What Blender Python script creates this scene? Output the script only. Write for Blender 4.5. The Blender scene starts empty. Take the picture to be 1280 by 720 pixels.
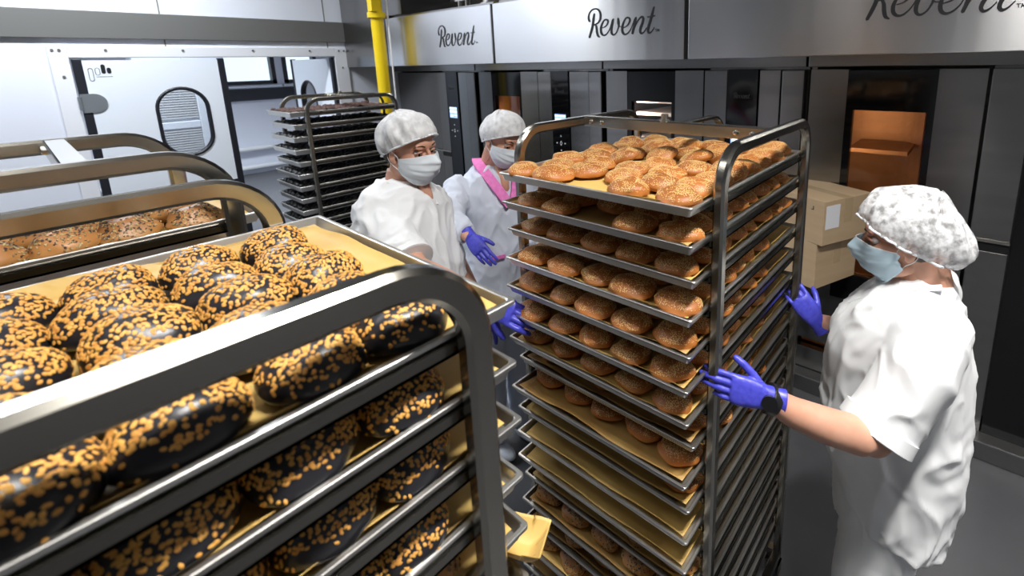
import bpy, math, random
from math import sin, cos, pi, radians as RAD
from mathutils import Vector as V, Matrix, noise, Euler
random.seed(7)
SC = bpy.context.scene
COL = SC.collection
CAMZ = 2.0
# ------------------------------------------------------------------ camera
f_px = 595.4136
RM = ((0.77515599, 0.63137337, -0.02237988), (0.11040765, -0.17025964, -0.97919447), (-0.6220477, 0.75655755, -0.20168623))
cam = bpy.data.cameras.new('camera'); camo = bpy.data.objects.new('camera', cam); COL.objects.link(camo)
CR, CD, CW = [V(x) for x in RM]
m = Matrix.Identity(4)
for i in range(3):
    m[i][0] = CR[i]; m[i][1] = -CD[i]; m[i][2] = -CW[i]
m[2][3] = CAMZ
camo.matrix_world = m
cam.sensor_width = 36; cam.lens = f_px / 1280 * 36
cam.shift_x = (640 - 735.98) / 1280; cam.shift_y = (200.19 - 360) / 1280
cam.clip_start = 0.02; cam.clip_end = 60
cam.dof.use_dof = True; cam.dof.focus_distance = 1.35; cam.dof.aperture_fstop = 4.5
SC.camera = camo
SC.view_settings.view_transform = 'Standard'; SC.view_settings.look = 'None'
SC.view_settings.gamma = 1; SC.view_settings.use_curve_mapping = False
SC.view_settings.exposure = 0.06

def P(x, y, d):
    """world point seen at pixel x, y at forward distance d"""
    a, b = (x - 735.98) / f_px * d, (y - 200.19) / f_px * d
    return CR * a + CD * b + CW * d + V((0, 0, CAMZ))

# ------------------------------------------------------------------ materials
def mat(name, col=(.8, .8, .8), rough=.5, metal=0, **k):
    m = bpy.data.materials.new(name); m.use_nodes = True
    N = m.node_tree.nodes; L = m.node_tree.links; b = N['Principled BSDF']
    b.inputs['Base Color'].default_value = (*col, 1); b.inputs['Roughness'].default_value = rough; b.inputs['Metallic'].default_value = metal
    for kk, v in k.get('p', {}).items(): b.inputs[kk].default_value = v
    tc = N.new('ShaderNodeTexCoord'); mp = N.new('ShaderNodeMapping'); L.new(tc.outputs['Object'], mp.inputs[0])
    mp.inputs['Scale'].default_value = k.get('scale', (1, 1, 1))
    if 'var' in k or 'bump' in k or 'rvar' in k:
        nz = N.new('ShaderNodeTexNoise'); nz.inputs['Scale'].default_value = k.get('ns', 20); nz.inputs['Detail'].default_value = k.get('det', 4)
        L.new(mp.outputs[0], nz.inputs['Vector'])
    if 'var' in k:
        cr = N.new('ShaderNodeValToRGB'); cr.color_ramp.elements[0].position = k.get('v0', .35); cr.color_ramp.elements[1].position = k.get('v1', .65)
        cr.color_ramp.elements[0].color = (*col, 1); cr.color_ramp.elements[1].color = (*k['var'], 1)
        L.new(nz.outputs[0], cr.inputs[0]); L.new(cr.outputs[0], b.inputs['Base Color'])
    if 'rvar' in k:
        mr = N.new('ShaderNodeMapRange'); mr.inputs['To Min'].default_value = k['rvar'][0]; mr.inputs['To Max'].default_value = k['rvar'][1]
        L.new(nz.outputs[0], mr.inputs[0]); L.new(mr.outputs[0], b.inputs['Roughness'])
    if 'bump' in k:
        bp = N.new('ShaderNodeBump'); bp.inputs['Strength'].default_value = k['bump']; bp.inputs['Distance'].default_value = k.get('bd', .002)
        L.new(nz.outputs[0], bp.inputs['Height']); L.new(bp.outputs[0], b.inputs['Normal'])
    return m

def emis(name, col, s):
    m = bpy.data.materials.new(name); m.use_nodes = True; b = m.node_tree.nodes['Principled BSDF']
    b.inputs['Base Color'].default_value = (0, 0, 0, 1); b.inputs['Emission Color'].default_value = (*col, 1); b.inputs['Emission Strength'].default_value = s
    return m

M = {}
M['steel'] = mat('polished_steel', (.56, .54, .49), .22, 1, ns=3, rvar=(.16, .26))
M['steel_dark'] = mat('rack_steel', (.25, .24, .215), .25, 1, ns=5, rvar=(.19, .27))
M['steel_oven'] = mat('oven_steel', (.31, .305, .30), .25, 1, scale=(.6, .6, 5), ns=1.6, det=1, bump=.4, bd=.014, p={'Anisotropic': .5, 'Anisotropic Rotation': .25})
M['hoop'] = mat('hoop_steel', (.40, .385, .345), .22, 1, ns=5, rvar=(.17, .25))
M['steel_hood'] = mat('hood_steel', (.74, .74, .745), .27, 1, scale=(2.2, 1, .06), ns=2, det=2, bump=.35, bd=.012, p={'Anisotropic': .85, 'Anisotropic Rotation': .25})
M['alu'] = mat('tray_aluminium', (.74, .73, .70), .38, 1, ns=8, rvar=(.30, .44))
M['alu_dull'] = mat('worn_tray_aluminium', (.50, .49, .47), .42, 1, ns=8, rvar=(.34, .48))
# perforated tray
mp_ = mat('perforated_aluminium', (.55, .54, .51), .38, 1)
N = mp_.node_tree.nodes; L = mp_.node_tree.links
vo = N.new('ShaderNodeTexVoronoi'); vo.inputs['Scale'].default_value = 190; vo.inputs['Randomness'].default_value = 0
tc = N.new('ShaderNodeTexCoord'); L.new(tc.outputs['Object'], vo.inputs['Vector'])
cr = N.new('ShaderNodeValToRGB'); cr.color_ramp.elements[0].position = .30; cr.color_ramp.elements[1].position = .40
cr.color_ramp.elements[0].color = (.02, .02, .02, 1); cr.color_ramp.elements[1].color = (.55, .54, .51, 1)
L.new(vo.outputs['Distance'], cr.inputs[0]); L.new(cr.outputs[0], N['Principled BSDF'].inputs['Base Color'])
M['perf'] = mp_
M['paper'] = mat('baking_paper', (.62, .42, .13), .55, 0, ns=7, var=(.50, .31, .08), v0=.4, v1=.7, bump=.25, bd=.004, p={'Transmission Weight': 0.0})
M['paper_brown'] = mat('used_baking_paper', (.45, .28, .085), .5, 0, ns=9, var=(.31, .17, .05), v0=.35, v1=.7, bump=.3, bd=.004)
M['wall'] = mat('white_panel', (.78, .81, .90), .35, 0, ns=2, rvar=(.3, .42))
M['wall_grey'] = mat('grey_trim', (.14, .14, .135), .5)
M['white_plastic'] = mat('white_plastic', (.80, .85, .93), .32)
M['frame_white'] = mat('frame_white', (.80, .81, .86), .4)
M['rubber'] = mat('black_rubber', (.012, .013, .02), .45)
M['floor'] = mat('resin_floor', (.085, .087, .095), .42, 0, ns=3, var=(.10, .102, .11), rvar=(.3, .5), bump=.05)
M['ceiling'] = mat('ceiling_panel', (.34, .35, .37), .6)
M['wall_dim'] = mat('grey_wall_panel', (.38, .39, .41), .5)
M['yellow'] = mat('yellow_paint', (.86, .62, .01), .32)
M['black_glass'] = mat('black_glass', (.006, .006, .007), .08)
M['black'] = mat('black_gap', (.008, .008, .009), .5)
M['cavity'] = mat('oven_interior', (.46, .25, .12), .4, .35, ns=6, var=(.36, .19, .09))
M['cavity_dark'] = mat('oven_interior_dark', (.06, .045, .04), .4, .6)
M['logo'] = mat('logo_black', (.012, .012, .014), .45)
M['logo_grey'] = mat('logo_grey', (.25, .25, .25), .5)
M['screen'] = emis('screen_blue', (.30, .48, 1.0), 1.6)
M['screen_white'] = emis('screen_text', (.85, .92, 1.0), 2.6)
M['button'] = emis('button_light', (.8, .85, .9), .6)
M['card'] = mat('cardboard', (.52, .38, .235), .75, 0, ns=3, var=(.47, .335, .20), scale=(1, 1, 8))
M['tape'] = mat('packing_tape', (.50, .37, .22), .12)
M['label'] = mat('paper_label', (.80, .82, .86), .6)
M['ink'] = mat('ink', (.06, .05, .05), .7)
M['cloth'] = mat('white_cotton', (.83, .85, .87), .85, 0, ns=260, bump=.12, bd=.0006, p={'Sheen Weight': .15})
M['cloth_blue'] = mat('pale_blue_cotton', (.64, .69, .80), .85, 0, ns=260, bump=.12, bd=.0006)
M['pink'] = mat('pink_trim', (.86, .25, .62), .7, 0, ns=60, var=(.78, .18, .52))
M['skin'] = mat('skin', (.68, .38, .27), .48, 0, ns=14, var=(.60, .31, .21), p={'Subsurface Weight': .12, 'Subsurface Radius': (.01, .004, .002)}, bump=.04)
M['glove'] = mat('nitrile_glove', (.055, .058, .50), .38, 0, ns=120, bump=.15, bd=.0008, var=(.075, .08, .58))
M['mask'] = mat('surgical_mask', (.74, .80, .86), .75, 0, ns=300, bump=.1, bd=.0004)
M['mask_blue'] = mat('blue_surgical_mask', (.52, .69, .80), .75, 0, ns=300, bump=.1, bd=.0004)
M['hair'] = mat('dark_hair', (.03, .018, .012), .5, 0, scale=(4, 4, 60), ns=10, bump=.5)
M['eye'] = mat('eye_white', (.7, .68, .66), .2)
M['iris'] = mat('iris', (.05, .035, .02), .1)
M['lip'] = mat('lips', (.5, .2, .17), .5)
M['watch'] = mat('watch_black', (.012, .012, .014), .25)
M['lamp'] = emis('lamp_diffuser', (1, .98, .94), 3)
M['housing'] = mat('lamp_housing', (.7, .7, .7), .5)
M['tread'] = mat('tread_plate', (.30, .30, .30), .35, 1, ns=140, rvar=(.2, .6), bump=.8, bd=.002)
M['pvc'] = mat('far_pipe', (.72, .74, .76), .4)
M['glass'] = mat('glass', (1, 1, 1), .02, 0, p={'Transmission Weight': 1.0, 'IOR': 1.4})
M['biscuit'] = mat('chocolate_biscuit', (.045, .020, .015), .7, 0, ns=60, var=(.085, .036, .026), bump=.8, bd=.003)

def cap_mat(name, a0, a1, sc=30):
    m = bpy.data.materials.new(name); m.use_nodes = True; N = m.node_tree.nodes; L = m.node_tree.links; b = N['Principled BSDF']
    b.inputs['Base Color'].default_value = (.85, .86, .88, 1); b.inputs['Roughness'].default_value = .8
    tc = N.new('ShaderNodeTexCoord'); nz = N.new('ShaderNodeTexNoise'); nz.inputs['Scale'].default_value = sc; nz.inputs['Detail'].default_value = 6
    L.new(tc.outputs['Object'], nz.inputs['Vector'])
    mr = N.new('ShaderNodeMapRange'); mr.inputs['From Min'].default_value = .35; mr.inputs['From Max'].default_value = .62
    mr.inputs['To Min'].default_value = a0; mr.inputs['To Max'].default_value = a1
    L.new(nz.outputs[0], mr.inputs[0]); L.new(mr.outputs[0], b.inputs['Alpha'])
    bp = N.new('ShaderNodeBump'); bp.inputs['Strength'].default_value = .35; bp.inputs['Distance'].default_value = .002
    L.new(nz.outputs[0], bp.inputs['Height']); L.new(bp.outputs[0], b.inputs['Normal'])
    return m
M['cap'] = cap_mat('hairnet_white', .76, 1.0, 40)
M['cap_thin'] = cap_mat('hairnet_sheer', .30, .90, 55)

def bread_mat(name, low, high, dark, z0, z1, ns=35, rough=.42):
    """crust colour by height in the loaf (baked darker on the shoulder)"""
    m = bpy.data.materials.new(name); m.use_nodes = True; N = m.node_tree.nodes; L = m.node_tree.links; b = N['Principled BSDF']
    tc = N.new('ShaderNodeTexCoord'); sp = N.new('ShaderNodeSeparateXYZ'); L.new(tc.outputs['Object'], sp.inputs[0])
    mr = N.new('ShaderNodeMapRange'); mr.inputs['From Min'].default_value = z0; mr.inputs['From Max'].default_value = z1
    L.new(sp.outputs[2], mr.inputs[0])
    cr = N.new('ShaderNodeValToRGB'); e = cr.color_ramp.elements
    e[0].color = (*low, 1); e[1].color = (*high, 1); e[1].position = .9; x = e.new(.5); x.color = (*dark, 1)
    nz = N.new('ShaderNodeTexNoise'); nz.inputs['Scale'].default_value = ns; nz.inputs['Detail'].default_value = 5
    oi = N.new('ShaderNodeObjectInfo'); mp = N.new('ShaderNodeMapping'); L.new(tc.outputs['Object'], mp.inputs[0])
    L.new(oi.outputs['Random'], mp.inputs['Location'])
    L.new(mp.outputs[0], nz.inputs['Vector'])
    ad = N.new('ShaderNodeMath'); ad.operation = 'MULTIPLY_ADD'; ad.inputs[1].default_value = .55; L.new(nz.outputs[0], ad.inputs[0]); 
    sb = N.new('ShaderNodeMath'); sb.operation = 'SUBTRACT'; sb.inputs[1].default_value = .27; L.new(ad.outputs[0], sb.inputs[0])
    L.new(mr.outputs[0], ad.inputs[2]); L.new(sb.outputs[0], cr.inputs[0])
    hs = N.new('ShaderNodeHueSaturation'); vr = N.new('ShaderNodeMapRange'); vr.inputs['To Min'].default_value = .82; vr.inputs['To Max'].default_value = 1.15
    L.new(oi.outputs['Random'], vr.inputs[0]); L.new(vr.outputs[0], hs.inputs['Value']); L.new(cr.outputs[0], hs.inputs['Color'])
    L.new(hs.outputs[0], b.inputs['Base Color']); b.inputs['Roughness'].default_value = rough
    bp = N.new('ShaderNodeBump'); bp.inputs['Strength'].default_value = .4; bp.inputs['Distance'].default_value = .002
    L.new(nz.outputs[0], bp.inputs['Height']); L.new(bp.outputs[0], b.inputs['Normal'])
    return m
M['bun'] = bread_mat('golden_crust', (.52, .215, .05), (.33, .108, .020), (.43, .145, .026), 0, .036, ns=55, rough=.5)
M['bun_seed'] = mat('sesame', (.70, .47, .19), .5)
M['black_bread'] = bread_mat('charcoal_crust', (.012, .012, .014), (.02, .02, .026), (.016, .016, .02), 0, .06, rough=.33)
M['flake'] = mat('toasted_flake', (.80, .44, .10), .55, 0, ns=90, var=(.66, .30, .06))
M['brown_bread'] = bread_mat('brown_crust', (.50, .27, .09), (.36, .155, .05), (.44, .20, .06), 0, .055, ns=60)
M['brown_seed'] = mat('mixed_seed', (.50, .38, .18), .6, 0, ns=120, var=(.06, .04, .03), v0=.45, v1=.55)

# ------------------------------------------------------------------ mesh helpers
class MB:
    def __init__(s): s.v = []; s.f = []; s.m = []; s.mi = 0
    def add(s, vs, fs, T=None):
        o = len(s.v)
        s.v += [tuple(T @ V(v)) if T else tuple(v) for v in vs]
        s.f += [tuple(i + o for i in f) for f in fs]; s.m += [s.mi] * len(fs)
        return s
    def box(s, a, b, T=None):
        x0, y0, z0 = a; x1, y1, z1 = b
        return s.add([(x0, y0, z0), (x1, y0, z0), (x1, y1, z0), (x0, y1, z0), (x0, y0, z1), (x1, y0, z1), (x1, y1, z1), (x0, y1, z1)],
                     [(0, 3, 2, 1), (4, 5, 6, 7), (0, 1, 5, 4), (1, 2, 6, 5), (2, 3, 7, 6), (3, 0, 4, 7)], T)
    def rings(s, R, cap0=True, cap1=True, T=None):
        n = len(R[0]); vs = [p for r in R for p in r]; fs = []
        for k in range(len(R) - 1):
            for i in range(n):
                j = (i + 1) % n
                fs.append((k * n + i, k * n + j, (k + 1) * n + j, (k + 1) * n + i))
        if cap0: fs.append(tuple(range(n - 1, -1, -1)))
        if cap1: fs.append(tuple((len(R) - 1) * n + i for i in range(n)))
        return s.add(vs, fs, T)
    def sweep(s, pts, sec, up=V((0, 0, 1)), closed=False):
        """sec: function(k, n_pts) -> list of (a, b) offsets in (side, up) frame"""
        pts = [V(p) for p in pts]; R = []; side0 = None
        for k, p in enumerate(pts):
            t = (pts[min(k + 1, len(pts) - 1)] - pts[max(k - 1, 0)]).normalized()
            u = up - t * up.dot(t)
            if u.length < .15 and side0 is not None: sd = (side0 - t * side0.dot(t)).normalized()
            else: sd = t.cross(u).normalized()
            if side0 is not None and sd.dot(side0) < 0: sd = -sd
            side0 = sd; uu = sd.cross(t).normalized()
            R.append([p + sd * a + uu * b for a, b in sec(k, len(pts))])
        return s.rings(R)
    def tube(s, pts, r, n=10, up=V((0, 0, 1))):
        rr = r if isinstance(r, (list, tuple)) else [r] * len(pts)
        def sec(k, m):
            q = rr[k]; a, b = q if isinstance(q, (list, tuple)) else (q, q)
            return [(a * cos(2 * pi * i / n), b * sin(2 * pi * i / n)) for i in range(n)]
        return s.sweep(pts, sec, up)
    def bar(s, pts, w, h, up=V((0, 0, 1)), side=None):
        """rectangular tube; with side the frame stays fixed to that side axis (planar bends)"""
        pts = [V(p) for p in pts]
        if side is None:
            return s.sweep(pts, lambda k, m: [(-w / 2, -h / 2), (w / 2, -h / 2), (w / 2, h / 2), (-w / 2, h / 2)], up)
        sd = V(side).normalized(); R = []
        c = min(w, h) * .22
        prof = [(-w / 2 + c, -h / 2), (w / 2 - c, -h / 2), (w / 2, -h / 2 + c), (w / 2, h / 2 - c), (w / 2 - c, h / 2), (-w / 2 + c, h / 2), (-w / 2, h / 2 - c), (-w / 2, -h / 2 + c)]
        for k, p in enumerate(pts):
            t = (pts[min(k + 1, len(pts) - 1)] - pts[max(k - 1, 0)]).normalized(); u = sd.cross(t).normalized()
            R.append([p + sd * a + u * b for a, b in prof])
        return s.rings(R)
    def ell(s, c, r, T=None, nu=20, nv=12, fn=None):
        vs = []; fs = []
        for j in range(nv + 1):
            th = pi * j / nv
            for i in range(nu):
                ph = 2 * pi * i / nu; d = V((sin(th) * cos(ph), sin(th) * sin(ph), cos(th)))
                p = V((c[0] + r[0] * d.x, c[1] + r[1] * d.y, c[2] + r[2] * d.z))
                vs.append(fn(p, d) if fn else p)
        for j in range(nv):
            for i in range(nu):
                k = (i + 1) % nu; fs.append((j * nu + i, (j + 1) * nu + i, (j + 1) * nu + k, j * nu + k))
        return s.add(vs, fs, T)
    def cyl(s, a, b, r, n=20): return s.tube([a, b], r, n, up=V((0, 0, 1)) if abs((V(b) - V(a)).normalized().z) < .9 else V((1, 0, 0)))
    def build(s, name, mt, parent=None, smooth=False, bevel=0, T=None, weld=False):
        me = bpy.data.meshes.new(name); me.from_pydata(s.v, [], s.f)
        for q in (mt if isinstance(mt, (list, tuple)) else [mt]): me.materials.append(q)
        for i, p in enumerate(me.polygons): p.material_index = s.m[i]; p.use_smooth = bool(smooth)
        me.update()
        import bmesh
        b = bmesh.new(); b.from_mesh(me)
        if weld: bmesh.ops.remove_doubles(b, verts=b.verts, dist=1e-5)
        bmesh.ops.recalc_face_normals(b, faces=b.faces); b.to_mesh(me); b.free()
        if smooth and smooth is not True: me.set_sharp_from_angle(angle=RAD(smooth))
        o = bpy.data.objects.new(name, me); COL.objects.link(o); o.parent = parent
        if T is not None: o.matrix_local = T
        if bevel:
            bm = o.modifiers.new('bevel', 'BEVEL'); bm.width = bevel; bm.segments = 2; bm.limit_method = 'ANGLE'
        return o

def tag(o, label=None, cat=None, group=None, kind=None):
    if label: o['label'] = label
    if cat: o['category'] = cat
    if group: o['group'] = group
    if kind: o['kind'] = kind
    return o
def empty(name, loc=(0, 0, 0), rz=0, label=None, cat=None, group=None):
    o = bpy.data.objects.new(name, None); COL.objects.link(o); o.location = loc; o.rotation_euler = (0, 0, rz); o.empty_display_size = .05
    return tag(o, label, cat, group)
def dup(o, loc=None, rot=None, label=None, group=None, scale=None, name=None):
    def rec(s, par):
        c = s.copy(); COL.objects.link(c); c.parent = par
        for ch in list(s.children): rec(ch, c)
        return c
    c = rec(o, o.parent)
    if loc is not None: c.location = loc
    if rot is not None: c.rotation_euler = rot
    if scale is not None: c.scale = scale
    if label: c['label'] = label
    if group: c['group'] = group
    return c
def struct(name, mb, mt, label=None, **k):
    o = mb.build(name, mt, **k); o['kind'] = 'structure'
    if label: o['label'] = label
    return o
def arc(c, r, a0, a1, n, ax, ay):
    return [V(c) + V(ax) * (r * cos(RAD(a0 + (a1 - a0) * i / n))) + V(ay) * (r * sin(RAD(a0 + (a1 - a0) * i / n))) for i in range(n + 1)]

# ------------------------------------------------------------------ the room
WX = -5.2
struct('floor', MB().box((-11.2, -4, -.1), (3.6, 4.6, 0)), M['floor'])
struct('ceiling', MB().box((-11.2, -4, 3.7), (3.6, 4.6, 3.8)), M['ceiling'])
DY0, DY1, DZ1 = .36, 2.235, 2.115
mb = MB(); mb.box((WX - .12, -4, 0), (WX, DY0, 3.7)); mb.box((WX - .12, DY1, 0), (WX, 4.6, 3.7)); mb.box((WX - .12, DY0, DZ1), (WX, DY1, 3.7))
struct('wall_left', mb, M['wall'])
mb = MB()
for y in (-1.0, .915, 2.18): mb.box((WX, y, 0 if y < 0 else 2.2), (WX + .003, y + .008, 3.7))
struct('trim_1', mb, M['wall_grey'])
struct('trim_2', MB().box((WX, -4, 2.255), (WX + .03, 2.95, 2.455)), M['wall_grey'], bevel=.004)
struct('wall_back', MB().box((-5.32, 4.4, 0), (3.6, 4.6, 3.7)), M['wall_dim'])
struct('wall_right', MB().box((3.4, -4, 0), (3.6, 4.4, 3.7)), M['wall_dim'])
struct('wall_front', MB().box((-11.2, -4, 0), (3.4, -3.8, 3.7)), M['wall_dim'])
# next room
FX = -10.9
mb = MB()
W = [(2.62, 3.52), (3.66, 4.3)]
mb.box((FX - .2, -3.8, 0), (FX, 4.6, 1.72)); mb.box((FX - .2, -3.8, 2.6), (FX, 4.6, 3.7)); mb.box((FX - .2, -3.8, 1.72), (FX, 2.62, 2.6)); mb.box((FX - .2, 3.52, 1.72), (FX, 3.66, 2.6)); mb.box((FX - .2, 4.3, 1.72), (FX, 4.6, 2.6))
struct('wall_far', mb, M['wall'])
struct('wall_far_side', MB().box((FX, 4.4, 0), (WX - .12, 4.6, 3.7)), M['wall'])
for n, (a, b) in enumerate(W):
    r = empty('window_%d' % (n + 1), (0, 0, 0)); r['kind'] = 'structure'
    mb = MB()
    for q in ((a, 1.72, a + .07, 2.6), (b - .07, 1.72, b, 2.6), (a, 1.72, b, 1.79), (a, 2.53, b, 2.6)): mb.box((FX - .12, q[0], q[1]), (FX + .03, q[2], q[3]))
    mb.build('window_frame', M['rubber'], r)
    MB().box((FX - .08, a + .06, 1.78), (FX - .07, b - .06, 2.54)).build('window_pane', M['glass'], r)
    MB().box((FX, a - .05, 1.66), (FX + .12, b + .05, 1.70)).build('window_sill', M['white_plastic'], r)
struct('trim_3', MB().box((FX, 2.2, 1.42), (FX + .06, 4.3, 1.64)), M['rubber'])
for z, nm in ((.50, 'a'), (.14, 'b')):
    mb = MB(); mb.cyl((FX + .1, -1, z), (FX + .1, 4.3, z), .05, 12)
    for y in (0, 2, 4): mb.box((FX, y, z - .03), (FX + .1, y + .04, z + .03))
    tag(mb.build('wall_pipe', M['pvc'], smooth=40), 'pale bumper rail along the far room wall, %s one' % ('upper' if nm == 'a' else 'lower'), 'rail')

# door frame, leaves
r = empty('doorframe', (WX, 0, 0)); r['kind'] = 'structure'
mb = MB(); mb.box((0, DY0 - .10, 0), (.02, DY0, DZ1 + .085)); mb.box((0, DY1, 0), (.02, DY1 + .13, DZ1 + .085)); mb.box((0, DY0, DZ1), (.02, DY1, DZ1 + .085))
mb.build('frame', M['frame_white'], r, bevel=.004)
mb = MB()
for y, z in [(DY0 - .075, 2.17), (DY0 - .04, 2.17), (DY0 - .045, 1.98), (DY0 - .045, 1.5), (DY0 - .045, 1.0), (.56, 2.17), (1.02, 2.17), (1.52, 2.17), (2.0, 2.17), (2.28, 2.17), (2.33, 2.17), (2.3, 2.0), (2.3, 1.5)]:
    mb.tube([(.02, y, z), (.026, y, z)], .009, 10)
mb.build('screw', M['wall_grey'], r)
def leaf(root, w, z1, inner=True):
    """PE swing door leaf in local coords: y 0..w (hinge at 0), x thickness"""
    # stadium opening
    cy, hw, zb, zt = .585 * w / .92, .165, 1.30, 1.86
    st = arc((0, cy, zt - hw), hw, 0, 180, 14, (0, 1, 0), (0, 0, 1)) + arc((0, cy, zb + hw), hw, 180, 360, 14, (0, 1, 0), (0, 0, 1))
    n = len(st)
    # outer boundary sampled radially from the opening
    out = []
    for p in st:
        d = V((0, p.y - cy, p.z - (zt + zb) / 2)); 
        sc = min([(w - .05 - cy) / d.y if d.y > 1e-4 else 1e9, (cy - .05) / -d.y if d.y < -1e-4 else 1e9, (z1 - .01 - (zt + zb) / 2) / d.z if d.z > 1e-4 else 1e9, ((zt + zb) / 2 - 1.03) / -d.z if d.z < -1e-4 else 1e9])
        out.append(V((0, cy + d.y * sc, (zt + zb) / 2 + d.z * sc)))
    # snap nearest to the corners
    for c in (V((0, w - .05, z1 - .01)), V((0, .05, z1 - .01)), V((0, .05, 1.03)), V((0, w - .05, 1.03))):
        k = min(range(n), key=lambda i: (out[i] - c).length); out[k] = c
    t = .02; mb = MB(); R = []
    for ring, x in ((st, t), (out, t), (out, -t), (st, -t), (st, t)): R.append([V((x, p.y, p.z)) for p in ring])
    mb.rings(R, False, False); mb.build('door_panel', M['white_plastic'], root, weld=True)
    mb = MB(); mb.box((-.022, 0, .04), (.022, .05, z1)); mb.box((-.022, w - .045, .04), (.022, w, z1)); mb.build('edge_strip', M['rubber'], root, bevel=.004)
    MB().box((-.024, .05, .05), (.024, w - .045, 1.03)).build('kick_plate', M['rubber'], root, bevel=.003)
    mb = MB(); R = []
    for i in range(n): 
        p = st[i]; d = (p - V((0, cy, min(max(p.z, zb + hw), zt - hw)))).normalized()
        R.append([p + d * (.017 * cos(a) + .004) + V((1, 0, 0)) * (.03 * sin(a)) for a in [2 * pi * j / 10 for j in range(10)]])
    R.append(R[0]); mb.rings(R, False, False); mb.build('porthole_gasket', M['rubber'], root, smooth=True, weld=True)
    MB().add([V((0, p.y, p.z)) for p in st], [tuple(range(n))]).build('porthole_pane', M['glass'], root)
    # hinge plate
    mb = MB(); hz = 1.78; pl = [V((.022, .0, hz + .07)), V((.022, .07, hz + .07))] + arc((.022, .07, hz), .07, 80, -80, 10, (0, 1, 0), (0, 0, 1)) + [V((.022, .07, hz - .07)), V((.022, 0, hz - .07))]
    mb.rings([pl, [p + V((.006, 0, 0)) for p in pl]])
    for y, z in ((.08, hz + .045), (.115, hz + .02), (.115, hz - .02), (.08, hz - .045)): mb.tube([(.028, y, z), (.032, y, z)], .006, 8)
    mb.cyl((.03, -.005, hz - .05), (.03, -.005, hz + .05), .012, 12)
    mb.build('hinge', mat('hinge_steel', (.42, .46, .50), .35, .8), root, smooth=35)
r = empty('door_1', (WX, DY0 + .01, 0)); r['kind'] = 'structure'; leaf(r, .92, DZ1 - .01)
# maker mark
mb = MB()
def pill(mb, y, z0, z1, w, hollow=False):
    a = arc((0.0215, y, z1 - w), w, 0, 180, 8, (0, 1, 0), (0, 0, 1)) + arc((0.0215, y, z0 + w), w, 180, 360, 8, (0, 1, 0), (0, 0, 1))
    if not hollow: mb.add(a, [tuple(range(len(a)))])
    else:
        c = V((.0215, y, (z0 + z1) / 2)); b = [c + (p - c) * V((1, 1, 1)).x * .0 + V((0, (p - c).y * .72, (p - c).z * .90)) for p in a]
        n = len(a); mb.add(a + b, [(i, (i + 1) % n, n + (i + 1) % n, n + i) for i in range(n)])
pill(mb, .155, 1.995, 2.065, .012); pill(mb, .185, 1.995, 2.04, .012)
mb.build('maker_mark', M['logo'], r)
mb = MB(); pill(mb, .085, 1.94, 2.04, .014, True); pill(mb, .122, 1.985, 2.04, .014, True); mb.box((.021, .11, 1.972), (.0215, .20, 1.975)); mb.build('maker_mark_outline', M['wall_grey'], r)
r = empty('door_2', (WX, DY1 - .01, 0), RAD(90 + 4)); r['kind'] = 'structure'; leaf(r, .92, DZ1 - .01)
# louvred unit behind the porthole
r = empty('louvred_unit', (-6.35, .95, 0), 0, 'white louvred ventilation unit seen through the oval door window', 'ventilation unit')
mb = MB(); mb.box((-.3, -.1, .0), (-.03, .62, 2.15)); mb.box((-.03, .27, 0), (-.0, .62, 2.15)); mb.box((-.03, -.1, 0), (-.0, -.05, 2.15)); mb.box((-.03, -.05, 1.45), (0, .27, 1.52)); mb.box((-.03, -.05, 1.93), (0, .27, 2.15)); mb.box((-.03, -.05, 0), (0, .27, 1.05)); mb.build('housing', M['white_plastic'], r, bevel=.006)
mb = MB()
for z0 in (1.02, 1.50):
    for k in range(17):
        z = z0 + .05 + k * .0235; mb.box((-.02, -.05, z), (-.004, .27, z + .013))
mb.build('louvre', M['pvc'], r)

# yellow pipe
r = empty('yellow_pipe', (-4.2, 2.21, 0), 0, 'thick bright yellow vertical pipe at the left end of the oven hoods', 'pipe')
MB().cyl((0, 0, 0), (0, 0, 3.7), .053, 24).build('pipe', M['yellow'], r, smooth=40)
mb = MB(); mb.cyl((0, 0, 2.42), (0, 0, 2.47), .075, 24); mb.box((.0, -.075, 2.47), (.075, -.02, 3.7)); mb.build('clamp', M['yellow'], r, bevel=.003)
MB().cyl((0, 0, 0), (0, 0, .015), .10, 24).build('flange', M['yellow'], r, smooth=40)
tag(MB().cyl((-4.14, 2.28, .0), (-4.14, 2.28, 3.7), .008, 12).build('reflection_edge', M['pvc'], smooth=40), 'thin pale line standing in for the reflection edge beside the thick yellow pipe', 'pipe')  # thin cylinder standing in for the pale reflection edge by the yellow pipe

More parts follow.
